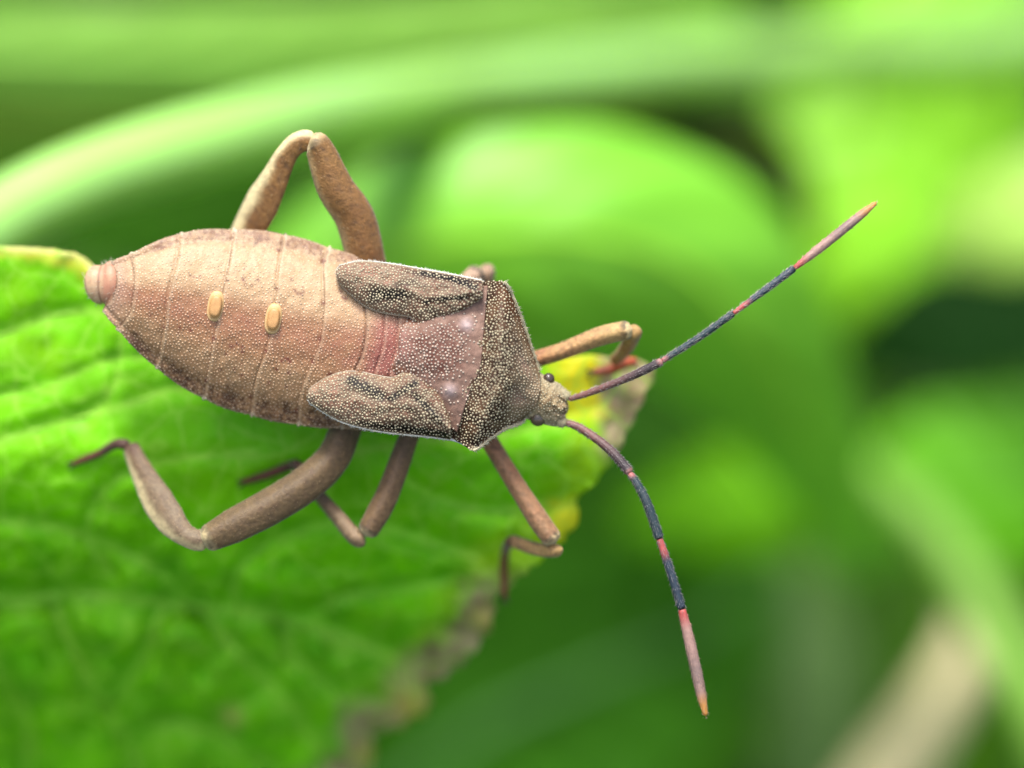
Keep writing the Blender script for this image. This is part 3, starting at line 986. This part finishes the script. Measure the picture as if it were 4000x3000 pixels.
v, f, tt, ph, nr, tg = tube(lip, [0.004, 0.006, 0.006, 0.006, 0.004], [0.004, 0.005, 0.005, 0.005, 0.004], nseg=8, n=110)
mesh('hem', v, f, M_GRAN, pron, np.repeat(lin(214, 196, 160)[None], len(v), 0))
e1 = PA(np.concatenate([g2[26:, 0], qz[26:, :1] + 0.002], 1))
e2 = PA(np.concatenate([g2[28:, -1], qz[28:, -1:] + 0.002], 1))
for e in (e1, e2):
    v, f, tt, ph, nr, tg = tube(e, [0.006, 0.0065, 0.006], nseg=7, n=60)
    pc = np.repeat(lin(206, 192, 150)[None], len(v), 0)
    v, f, pc = add_hairs(v, f, pc, nr, tg, 320, 0.014, 0.0012, lin(236, 226, 190), 0.5)
    mesh('hem', v, f, M_GRAN, pron, pc)

# --- head
HR = [
    [(2092, 1446), (2098, 1540), (2054, 1636)],
    [(2122, 1462), (2124, 1560), (2090, 1650)],
    [(2154, 1482), (2154, 1570), (2132, 1660)],
    [(2190, 1502), (2186, 1585), (2170, 1666)],
    [(2212, 1534), (2206, 1590), (2198, 1654)],
    [(2214, 1562), (2216, 1592), (2210, 1622)],
    [(2220, 1580), (2221, 1593), (2219, 1604)],
]
nv2, nu2 = 56, 50
rows = np.array([spline(np.array([(a, b, 0) for a, b in r], float), nv2)[:, :2] for r in HR])
g2 = cr_rows(rows, np.linspace(0, len(HR) - 1, nu2))
hx, hy = g2[..., 0], g2[..., 1]
Um, Vm = np.meshgrid(np.linspace(0, 1, nu2), np.linspace(1, -1, nv2), indexing='ij')
hz = -0.035 - 0.07 * Um ** 2 - 0.08 * np.abs(Vm) ** 2 * (1 - 0.5 * Um) + 0.008 * fbm(hx, hy, 1 / 22.0, 2.0)
hz = hz - 0.012 * (np.exp(-((Vm - 0.35) / 0.08) ** 2) + np.exp(-((Vm + 0.35) / 0.08) ** 2)) * smoothstep(0.3, 0.6, Um)
hn = fbm(hx, hy, 1 / 14.0, 4.0, 3)
HC = mixc(np.repeat(np.repeat(lin(176, 152, 112)[None, None], nu2, 0), nv2, 1), lin(112, 84, 56), np.clip(0.3 + 0.9 * hn, 0, 1))
HC = mixc(HC, lin(206, 196, 160), np.clip(0.6 * np.abs(Vm) ** 2, 0, 1))
v, f, nloop = shell(hx, hy, hz, hz.min(1) - 0.08)
pg = np.zeros((len(v), 3)) + lin(150, 128, 96)
pg[(np.arange(nu2)[:, None] * nloop + np.arange(nv2)[None]).ravel()] = HC.reshape(-1, 3)
head = mesh('head', PA(v), f, M_PRO, bug, pg)
granules('granules', hx, hy, hz, head, 9.0, 3.6, lambda x, y: lin(212, 198, 158), keep=lambda x, y, u, v: 0.8, tries=3000, height=0.9)
for a, b, c in ((P(2176, 1530, -0.11), P(2200, 1542, -0.105), P(2226, 1556, -0.10)), (P(2172, 1640, -0.11), P(2195, 1648, -0.105), P(2216, 1655, -0.10))):
    v, f, tt, ph, nr, tg = tube([a, b, c], [0.026, 0.023, 0.017], nseg=14, n=16)
    pc = np.repeat(lin(190, 176, 138)[None], len(v), 0)
    v, f, pc = add_hairs(v, f, pc, nr, tg, 160, 0.012, 0.001, lin(216, 204, 168))
    mesh('antennal_tubercle', v, f, M_PRO, head, pc)


def ball(name, c, r, mat, parent, pig, sq=(1, 1, 1)):
    nu, nv = 14, 22
    V_, F_ = [], []
    for i in range(nu):
        th = math.pi * (i + 0.02) / (nu - 0.96)
        for j in range(nv):
            p = 2 * math.pi * j / nv
            V_.append((c[0] + r * sq[0] * math.sin(th) * math.cos(p), c[1] + r * sq[1] * math.sin(th) * math.sin(p), c[2] + r * sq[2] * math.cos(th)))
    return mesh(name, V_, grid_faces(nu, nv, 0, True), mat, parent, pig)


ball('eye', P(2102, 1632, -0.105), 0.034, M_EYE, head, lin(104, 90, 72))
ball('eye', P(2143, 1480, -0.105), 0.024, M_EYE, head, lin(84, 66, 54))
ball('ocellus', P(2115, 1560, -0.045), 0.008, M_EYE, head, lin(238, 226, 190))

# --- antennae
TEAL = lin(40, 62, 66)
PURP = lin(112, 74, 70)
REDD = lin(206, 92, 84)
ORNG = lin(232, 160, 78)
PNKG = lin(192, 150, 134)


def antenna(segs):
    a = empty('antenna', P(*segs[0][0][0]), bug)
    for k, (pts, rr) in enumerate(segs):
        v, f, tt, ph, nr, tg = tube([P(*p) for p in pts], [r / 1000 for r in rr], nseg=14, n=60)
        m = len(v)
        if k == 0:
            pc = mixc(np.repeat(lin(136, 88, 78)[None], m, 0), lin(70, 56, 56), smoothstep(0.2, 0.9, tt))
            pc = mixc(pc, lin(196, 138, 126), smoothstep(0.93, 0.99, tt))
        elif k == 1:
            pc = mixc(np.repeat(lin(190, 112, 104)[None], m, 0), TEAL, smoothstep(0.04, 0.12, tt))
            pc = mixc(pc, lin(20, 24, 28), smoothstep(0.95, 0.99, tt))
        elif k == 2:
            pc = mixc(np.repeat(REDD[None], m, 0), lin(54, 68, 80), smoothstep(0.16, 0.34, tt))
            pc = mixc(pc, lin(24, 28, 36), smoothstep(0.93, 0.99, tt))
        else:
            pc = mixc(np.repeat(REDD[None], m, 0), PNKG, smoothstep(0.04, 0.22, tt))
            pc = mixc(pc, lin(140, 120, 112), 0.7 * np.exp(-((tt - 0.6) / 0.16) ** 2))
            pc = mixc(pc, ORNG, smoothstep(0.74, 0.92, tt))
        v, f, pc = add_hairs(v, f, pc, nr, tg, 420, 0.012, 0.0009, (np.array([0.30, 0.26, 0.24]) if k < 3 else lin(236, 190, 160)), 1.0)
        mesh('antenna_segment', v, f, M_ANT, a, pc)
    return a


antenna([
    ([(2218, 1560, -0.10), (2270, 1545, -0.09), (2340, 1520, -0.07), (2475, 1466, -0.03), (2590, 1409, 0.0)], [10, 13, 14, 15, 17, 16]),
    ([(2584, 1412, 0.0), (2740, 1312, 0.01), (2868, 1221, 0.02)], [10, 12, 13, 13, 14]),
    ([(2862, 1226, 0.02), (2990, 1132, 0.02), (3106, 1045, 0.02)], [8, 11, 13, 14, 14]),
    ([(3100, 1050, 0.02), (3270, 915, 0.02), (3424, 790, 0.02)], [9, 15, 18, 18, 18, 16, 8])])
antenna([
    ([(2208, 1652, -0.10), (2240, 1660, -0.095), (2292, 1688, -0.08), (2382, 1757, -0.05), (2464, 1850, -0.02)], [13, 16, 17, 18, 19, 19]),
    ([(2458, 1846, -0.02), (2495, 1900, -0.01), (2532, 1976, 0.0), (2578, 2108, 0.0)], [13, 16, 18, 18, 18]),
    ([(2574, 2100, 0.0), (2625, 2251, 0.0), (2665, 2382, -0.01)], [13, 16, 16, 17, 17]),
    ([(2662, 2374, -0.01), (2711, 2580, -0.02), (2757, 2798, -0.03)], [15, 20, 22, 22, 22, 19, 9])])

# --- legs
BROWN = lin(150, 112, 84)
BROWN2 = lin(116, 84, 62)
SAND = lin(250, 228, 180)
WARM = lin(190, 128, 90)
TARS = lin(96, 52, 38)


def leg(parts, at):
    a = empty('leg', P(*at), bug)
    for (nm, pts, ra, rb, c0, c1, stripe, hairs) in parts:
        v, f, tt, ph, nr, tg = tube([P(*p) for p in pts], [r / 1000 for r in ra], [r / 1000 for r in rb], nseg=24, n=60, ridge=0.06 if nm != 'tarsus' else 0.0)
        m = len(v)
        nz_ = fbm(v[:, 0], v[:, 1], 14.0, 3.0, 4)
        nz3 = fbm(v[:, 0], v[:, 1], 45.0, 13.0, 3)
        pc = mixc(np.repeat(c0[None], m, 0), c1, np.clip(tt + 0.5 * nz_, 0, 1))
        pc = mixc(pc, BROWN2 * 0.7, np.clip(0.9 * nz3 - 0.05, 0, 0.6))
        if stripe is not None:
            s_ang, s_w, s_col, s_amt = stripe
            d = np.abs((ph - s_ang + math.pi) % (2 * math.pi) - math.pi)
            pc = mixc(pc, s_col, s_amt * smoothstep(s_w, s_w * 0.6, d + 0.25 * nz_))
        if nm == 'femur':
            pc = mixc(pc, SAND, 0.55 * smoothstep(0.93, 0.97, tt))
        if nm == 'femur':                        # the dark hinge at the knee
            kn = np.asarray(P(*pts[-1]))
            pc = mixc(pc, lin(44, 34, 28), 0.75 * np.exp(-((np.linalg.norm(v - kn, axis=1) - ra[-1] / 1000 * 1.15) / 0.010) ** 2) * (nz_ > -0.25))
        if nm == 'tibia':
            pc = mixc(pc, TARS * 0.8, 0.8 * smoothstep(0.84, 0.97, tt))
        if hairs:
            v, f, pc = add_hairs(v, f, pc, nr, tg, hairs // 2, 0.009, 0.0008, lin(214, 186, 146) if nm != 'tarsus' else lin(150, 100, 70), 0.8)
        pc = pc * np.array([1.0, 0.99, 0.84])
        if nm == 'tarsus':                       # the two claws
            e = np.asarray(P(*pts[-1]))
            dd = e - np.asarray(P(*pts[-2]))
            dd /= np.linalg.norm(dd)
            sd = np.cross(dd, (0, 0, 1.0))
            for sg in (-1, 1):
                cv, cf, *_ = tube([e - dd * 0.006, e + dd * 0.018 + sd * 0.012 * sg, e + dd * 0.030 + sd * 0.016 * sg - np.array([0, 0, 0.012])], [0.006, 0.005, 0.002], nseg=6, n=8)
                k0 = len(v)
                v = np.vstack([np.asarray(v), cv])
                f = list(f) + [tuple(i + k0 for i in q) for q in cf]
                pc = np.vstack([pc, np.repeat((TARS * 0.5)[None], len(cv), 0)])
        mesh(nm, v, f, M_LEG, a, pc)
    return a


def lz(x, y, up=0.02):
    return float(leaf_z(x, y)[0]) + up


# hind leg over the open background (upper side of the picture)
leg([
    ('femur', [(1470, 1150, -0.24), (1430, 1010, -0.20), (1385, 850, -0.16), (1311, 735, -0.12), (1256, 600, -0.09), (1234, 562, -0.082), (1206, 545, -0.082)], [58, 69, 75, 76, 74, 69, 59, 45], [56, 60, 62, 62, 58, 50, 44, 40], lin(146, 98, 52), lin(160, 116, 66), (math.pi * 1.0, 0.9, lin(206, 178, 132), 0.5), 900),
    ('tibia', [(1232, 556, -0.085), (1178, 552, -0.095), (1124, 598, -0.12), (1056, 735, -0.18), (975, 890, -0.26), (880, 1080, -0.34)], [40, 44, 58, 76, 72, 66, 50], [30, 32, 30, 28, 28, 26, 24], lin(172, 124, 70), lin(132, 88, 48), (0.0, 1.7, SAND, 0.95), 900),
    ('tarsus', [(885, 1070, -0.34), (850, 1180, lz(850, 1240, 0.05)), (800, 1300, lz(800, 1300)), (760, 1370, lz(760, 1370))], [20, 20, 18, 14], [18, 18, 16, 12], TARS, lin(110, 50, 32), None, 200)],
    (1450, 1150, -0.24))
# hind leg over the leaf (lower side)
leg([
    ('femur', [(1380, 1600, -0.24), (1345, 1690, -0.22), (1300, 1790, -0.19), (1210, 1880, -0.16), (1085, 1962, -0.13), (930, 2045, -0.10), (785, 2118, -0.09)], [58, 62, 68, 70, 70, 66, 48], [52, 56, 60, 62, 58, 52, 44], lin(106, 84, 58), lin(120, 96, 66), None, 1100),
    ('tibia', [(815, 2112, -0.095), (755, 2106, -0.105), (690, 2060, -0.13), (615, 1955, -0.19), (555, 1845, -0.26), (505, 1735, -0.32)], [38, 42, 62, 66, 54, 42, 34], [30, 32, 30, 28, 26, 24, 22], lin(140, 120, 98), lin(118, 92, 68), (math.pi, 1.6, SAND, 0.6), 900),
    ('tarsus', [(508, 1742, -0.32), (455, 1735, -0.33), (390, 1770, lz(390, 1770, 0.03)), (340, 1790, lz(340, 1790)), (286, 1812, lz(286, 1812, 0.012))], [24, 19, 17, 15, 11], [22, 17, 15, 13, 10], lin(84, 54, 42), lin(104, 48, 30), None, 220)],
    (1380, 1600, -0.24))
# middle leg over the leaf
leg([
    ('femur', [(1640, 1600, -0.22), (1592, 1720, -0.22), (1545, 1850, -0.20), (1500, 1960, -0.19), (1425, 2095, -0.18)], [36, 38, 42, 44, 46, 38], [36, 38, 40, 42, 42, 34], lin(120, 92, 66), lin(126, 98, 70), None, 500),
    ('tibia', [(1425, 2098, -0.185), (1390, 2100, -0.20), (1320, 2020, -0.24), (1230, 1915, -0.30), (1160, 1810, -0.36)], [34, 32, 28, 25, 25], [28, 26, 24, 22, 22], lin(150, 124, 98), lin(128, 98, 74), None, 400),
    ('tarsus', [(1165, 1812, -0.36), (1130, 1820, lz(1130, 1820, 0.04)), (1060, 1848, lz(1060, 1848)), (950, 1884, lz(950, 1884, 0.015))], [23, 19, 17, 13], [20, 16, 15, 12], lin(84, 56, 40), lin(104, 50, 30), None, 160)],
    (1640, 1600, -0.22))
# middle leg behind the body, only its knee in view
leg([
    ('femur', [(1740, 1230, -0.24), (1790, 1150, -0.30), (1880, 1052, -0.36)], [36, 40, 42, 38], [34, 38, 40, 36], lin(190, 150, 128), lin(206, 172, 150), None, 200),
    ('tibia', [(1884, 1050, -0.365), (1900, 1075, -0.39), (1870, 1180, -0.43), (1800, 1330, -0.44)], [36, 34, 28, 26], [34, 30, 26, 24], lin(200, 164, 140), lin(150, 110, 80), None, 150),
    ('tarsus', [(1805, 1325, -0.44), (1780, 1400, lz(1780, 1410)), (1740, 1480, lz(1740, 1480))], [20, 17, 12], [18, 15, 11], TARS, TARS, None, 0)],
    (1740, 1230, -0.24))
# front leg over the leaf
leg([
    ('femur', [(1860, 1640, -0.22), (1922, 1740, -0.21), (2030, 1916, -0.18), (2110, 2040, -0.16), (2170, 2122, -0.15)], [32, 34, 34, 36, 40, 38], [32, 34, 34, 34, 36, 34], lin(176, 118, 86), lin(168, 128, 96), None, 500),
    ('tibia', [(2172, 2128, -0.16), (2160, 2150, -0.18), (2085, 2142, -0.26), (1990, 2108, -0.34)], [32, 32, 30, 28], [28, 28, 26, 24], lin(200, 160, 104), lin(160, 122, 86), None, 300),
    ('tarsus', [(1995, 2112, -0.34), (1975, 2150, lz(1975, 2160, 0.05)), (1968, 2230, lz(1968, 2230)), (1972, 2335, lz(1965, 2300, 0.02))], [22, 19, 17, 13], [20, 16, 15, 12], lin(106, 60, 44), lin(128, 54, 30), None, 160)],
    (1860, 1640, -0.22))
# front leg at the upper side of the head
leg([
    ('femur', [(2010, 1440, -0.22), (2095, 1404, -0.20), (2200, 1370, -0.17), (2340, 1315, -0.14), (2470, 1284, -0.12)], [30, 32, 32, 34, 37, 36], [30, 32, 32, 34, 36, 34], lin(196, 136, 98), lin(206, 168, 112), None, 600),
    ('tibia', [(2474, 1286, -0.13), (2472, 1310, -0.18), (2440, 1370, -0.28), (2400, 1410, -0.38)], [33, 31, 28, 26], [30, 28, 26, 24], lin(206, 164, 104), lin(190, 112, 60), None, 250),
    ('tarsus', [(2490, 1408, -0.42), (2430, 1420, -0.43), (2390, 1440, lz(2390, 1440, 0.05)), (2316, 1456, lz(2316, 1456, 0.02))], [15, 24, 24, 14], [14, 20, 20, 12], lin(196, 84, 40), lin(140, 70, 40), None, 120)],
    (2010, 1440, -0.22))

# ------------------------------------------------------------------ plants behind
DOWN = np.array([0, -CP, -SP])                   # straight down, in the tilted frame


def to_ground(p, bend=(0, 0, 0)):
    p = np.asarray(p, float)
    h = W(p)[2]
    b = np.asarray(bend, float)
    return [p, p + DOWN * h * 0.25 + b * 0.4, p + DOWN * h * 0.6 + b * 0.8, p + DOWN * h + b]


def back_leaf(label, ctr, half, colour, cup=0.15, roll=0.0, mat=None, midrib=True, group=None, ripple=0.05, name='background_leaf', stalk=True, bend=(0, 0, 0), vein_col=None):
    """a broad leaf: ctr rows (px, py, z) along its midrib, half widths in survey units"""
    nu, nv = 60, 33
    c = spline(np.array([P(*p) for p in ctr]), nu)
    hw = np.interp(np.linspace(0, 1, nu), np.linspace(0, 1, len(half)), half) / 1000.0 * (DIST - c[:, 2]) / DIST
    hw = np.maximum(hw, 0.02)
    T = np.gradient(c, axis=0)
    T[:, 2] *= 0.3
    T /= np.linalg.norm(T, axis=1)[:, None]
    S = np.cross(T, np.array([0, 0, 1.0]))
    S /= np.linalg.norm(S, axis=1)[:, None]
    vv = np.linspace(-1, 1, nv)
    v = c[:, None] + S[:, None] * (vv[None, :, None] * hw[:, None, None])
    wob = fbm(v[..., 0], v[..., 1], 1.1, len(label) * 0.7, 3)
    v[..., 2] += cup * hw[:, None] * vv[None] ** 2 + roll * hw[:, None] * vv[None] + ripple * hw[:, None] * wob * 2
    v[..., 2] += 0.04 * hw[:, None] * np.cos(np.linspace(0, 1, nu)[:, None] * 60 - np.abs(vv[None]) * 9) * np.abs(vv[None]) ** 0.5
    pc = np.repeat(np.repeat(np.asarray(colour)[None, None], nu, 0), nv, 1)
    rib = np.exp(-((np.linspace(0, 1, nu)[:, None] * 9 - np.abs(vv[None]) * 1.4) % 1 - 0.5) ** 2 / 0.004) * 0.35
    pc = mixc(pc, np.asarray(colour) * 1.25 + 0.03, rib)
    top = v.reshape(-1, 3)
    bot = top.copy()
    bot[:, 2] -= 0.02
    n_ = nu * nv
    F = grid_faces(nu, nv)
    F += [tuple(reversed([i + n_ for i in f])) for f in grid_faces(nu, nv)]
    for i in range(nu - 1):
        F.append((i * nv, (i + 1) * nv, (i + 1) * nv + n_, i * nv + n_))
        F.append((i * nv + nv - 1, i * nv + nv - 1 + n_, (i + 1) * nv + nv - 1 + n_, (i + 1) * nv + nv - 1))
    root = empty(name, c[0])
    thing(root, label, 'leaf', group)
    mesh('blade', np.vstack([top, bot]), F, mat or M_BLADE, root, np.vstack([pc.reshape(-1, 3)] * 2))
    if midrib:
        r0 = max(hw.max() * 0.06, 0.03)
        vm, fm, *_ = tube(c + np.array([0, 0, 0.0]), [r0, r0 * 0.8, r0 * 0.3], nseg=8, n=50)
        mesh('midrib', vm, fm, M_SHADE, root, np.asarray(vein_col if vein_col is not None else np.asarray(colour) * 1.4 + 0.05))
    if stalk:
        vm, fm, *_ = tube(to_ground(c[0], bend), [0.09, 0.1, 0.12, 0.14], nseg=8, n=24)
        mesh('stalk', vm, fm, M_SHADE, root, np.array([0.08, 0.18, 0.03]))
    return root


def back_stem(label, ctr, rad, colour, mat=None, bend=(0, 0, 0), name='plant_stem'):
    c = [P(*p) for p in ctr]
    rr = [r / 1000.0 * (DIST - p[2]) / DIST for r, p in zip(rad, ctr)]
    root = empty(name, c[0])
    thing(root, label, 'stem')
    v, f, tt, ph, nr, tg = tube(c, rr, nseg=28, n=70)
    mesh('stalk', v, f, mat or M_STEM, root, np.asarray(colour))
    return root


G_PALE = np.array([0.30, 0.52, 0.14])
G_LIME = np.array([0.20, 0.46, 0.02])
G_MID = np.array([0.10, 0.33, 0.015])
G_DEEP = np.array([0.05, 0.17, 0.001])
G_COOL = np.array([0.09, 0.34, 0.05])

back_stem('thick pale green stem arching from the left edge over the bug to the upper right',
          [(-900, 1750, -1.3), (-300, 1110, -1.6), (0, 870, -1.9), (350, 700, -2.2), (800, 560, -2.6), (1300, 440, -3.3), (1900, 345, -4.7), (2500, 280, -5.8), (3050, 240, -7.2), (3600, 200, -8.8), (4300, 120, -10.5)],
          [165, 165, 165, 155, 145, 138, 132, 130, 130, 130, 130], np.array([0.235, 0.49, 0.035]))
back_leaf('broad light green leaf across the top left behind the arching stem',
          [(-700, 180, -6.5), (300, 200, -6.5), (1200, 200, -6.6), (2100, 120, -6.8), (2900, 60, -7)], [60, 180, 190, 170, 60], np.array([0.30, 0.58, 0.07]), cup=-0.2, roll=-0.5)
back_leaf('large curved leaf with a pale cool sheen in the middle behind the antennae',
          [(950, 1250, -4.2), (1450, 1010, -4.0), (2100, 920, -3.8), (2620, 1020, -4.0), (2950, 1330, -4.4), (3190, 1760, -5.2), (3400, 2250, -6.4)], [150, 400, 470, 420, 270, 160, 60], np.array([0.165, 0.46, 0.015]), cup=-0.5, roll=0.0, ripple=0.015, vein_col=np.array([0.24, 0.52, 0.03]))
back_leaf('upright bright green leaf in the upper right corner beside the antenna tip',
          [(3760, -400, -11), (3680, 200, -11), (3560, 700, -11), (3400, 1150, -11), (3250, 1600, -11.6)], [260, 520, 560, 380, 80], np.array([0.22, 0.54, 0.002]), cup=-0.3, roll=0.1)
back_leaf('pale yellowish leaf cut by the right edge level with the antenna tip',
          [(4500, 620, -6.5), (4150, 780, -6.5), (3850, 900, -6.8), (3650, 980, -7.2)], [120, 220, 200, 40], np.array([0.34, 0.54, 0.08]), cup=-0.2, roll=-0.4)
back_leaf('flat mid green leaf at the right edge below the dark gap',
          [(4600, 1850, -7.5), (4100, 1890, -7.4), (3700, 1920, -7.6), (3250, 1960, -8.2)], [180, 340, 330, 60], np.array([0.08, 0.29, 0.0]), cup=-0.2, mat=M_SOFT)
back_leaf('small round green leaf between the lower antenna and the pale forked stem',
          [(3500, 1850, -7), (3200, 1900, -6.8), (2850, 1960, -6.8), (2450, 2050, -7.2)], [60, 190, 210, 50], np.array([0.11, 0.33, 0.0]), cup=-0.2, mat=M_SHADE)
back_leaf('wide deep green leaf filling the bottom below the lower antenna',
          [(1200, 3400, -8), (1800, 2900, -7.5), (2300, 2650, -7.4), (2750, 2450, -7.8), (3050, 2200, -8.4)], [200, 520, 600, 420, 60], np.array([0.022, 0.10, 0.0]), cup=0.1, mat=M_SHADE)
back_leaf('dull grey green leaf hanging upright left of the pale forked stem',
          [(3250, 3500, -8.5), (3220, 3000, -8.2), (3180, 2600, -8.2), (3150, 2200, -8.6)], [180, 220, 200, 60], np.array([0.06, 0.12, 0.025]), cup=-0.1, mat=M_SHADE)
back_stem('pale straw coloured stem slanting up from the bottom right',
          [(3100, 3600, -8.5), (3440, 3080, -8.2), (3670, 2740, -8), (3800, 2480, -8), (3780, 2260, -8.2), (3640, 2060, -8.6)], [140, 135, 120, 100, 90, 60], np.array([0.50, 0.43, 0.22]), mat=M_SOFT)
back_stem('light green stem crossing the straw stem near the right edge',
          [(3230, 1700, -7.2), (3520, 1950, -6.8), (3740, 2200, -6.5), (3900, 2480, -6.2), (4080, 2820, -6.0), (4300, 3400, -6)], [30, 70, 95, 100, 105, 110], np.array([0.13, 0.27, 0.03]), mat=M_SOFT)

# farther leaves that close the view, in deep shade tones
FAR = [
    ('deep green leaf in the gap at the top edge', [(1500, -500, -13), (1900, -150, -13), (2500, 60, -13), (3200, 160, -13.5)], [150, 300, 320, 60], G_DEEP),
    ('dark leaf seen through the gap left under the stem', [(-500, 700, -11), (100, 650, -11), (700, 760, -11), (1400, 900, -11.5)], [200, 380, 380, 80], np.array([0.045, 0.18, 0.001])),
    ('olive shaded leaf between the arching stem and the curved leaf', [(1150, 560, -5.6), (1900, 490, -6.0), (2600, 500, -6.4), (3020, 620, -6.8), (3160, 1000, -7.4)], [50, 85, 100, 120, 40], np.array([0.07, 0.12, 0.0])),  # blade added as the shadow band; its olive colour holds the shade
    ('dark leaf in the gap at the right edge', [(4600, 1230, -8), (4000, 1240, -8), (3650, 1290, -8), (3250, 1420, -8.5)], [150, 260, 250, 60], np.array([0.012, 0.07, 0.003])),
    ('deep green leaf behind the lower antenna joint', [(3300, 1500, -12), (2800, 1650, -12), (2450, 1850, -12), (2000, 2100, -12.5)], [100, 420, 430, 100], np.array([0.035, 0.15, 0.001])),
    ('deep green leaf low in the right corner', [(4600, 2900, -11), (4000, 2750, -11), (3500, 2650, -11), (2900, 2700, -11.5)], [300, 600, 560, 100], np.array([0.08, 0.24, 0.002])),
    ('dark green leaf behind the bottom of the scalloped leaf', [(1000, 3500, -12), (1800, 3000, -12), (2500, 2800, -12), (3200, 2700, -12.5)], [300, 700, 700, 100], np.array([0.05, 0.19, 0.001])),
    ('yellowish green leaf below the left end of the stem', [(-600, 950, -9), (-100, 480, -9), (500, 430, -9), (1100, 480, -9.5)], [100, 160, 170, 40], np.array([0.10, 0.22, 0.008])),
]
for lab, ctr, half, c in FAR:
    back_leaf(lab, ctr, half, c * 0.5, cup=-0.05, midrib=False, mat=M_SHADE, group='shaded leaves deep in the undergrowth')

# a loose stand of undergrowth on the ground behind, too blurred to count
uv_, uf_, uc_ = [], [], []
for k in range(2600):
    x = rng.uniform(-40, 40)
    y = rng.uniform(6, 75)
    z = rng.uniform(0.2, 5.5)
    if abs(x) > 12 + y:
        continue
    a = rng.uniform(0, 2 * math.pi)
    L = rng.uniform(1.2, 3.2)
    w = L * rng.uniform(0.3, 0.45)
    tl = rng.uniform(-0.3, 0.5)
    d = np.array([math.cos(a), math.sin(a), tl])
    s = np.array([-math.sin(a), math.cos(a), rng.uniform(-0.2, 0.2)])
    p = np.array([x, y, z])
    o = len(uv_)
    uv_ += [p, p + d * L * 0.35 + s * w, p + d * L * 0.4 + np.array([0, 0, 0.15 * L]), p + d * L * 0.35 - s * w, p + d * L]
    uf_ += [(o, o + 1, o + 2), (o, o + 2, o + 3), (o + 1, o + 4, o + 2), (o + 2, o + 4, o + 3)]
    c = np.array([0.04, 0.12, 0.003]) * rng.uniform(0.5, 1.5)
    uc_ += [c] * 5
ug = mesh('undergrowth', np.array(uv_), uf_, M_SHADE, None, np.array(uc_), smooth=False, world=True)
ug['kind'] = 'stuff'
ug['label'] = 'low leafy undergrowth covering the ground behind the plants'
ug['category'] = 'undergrowth'
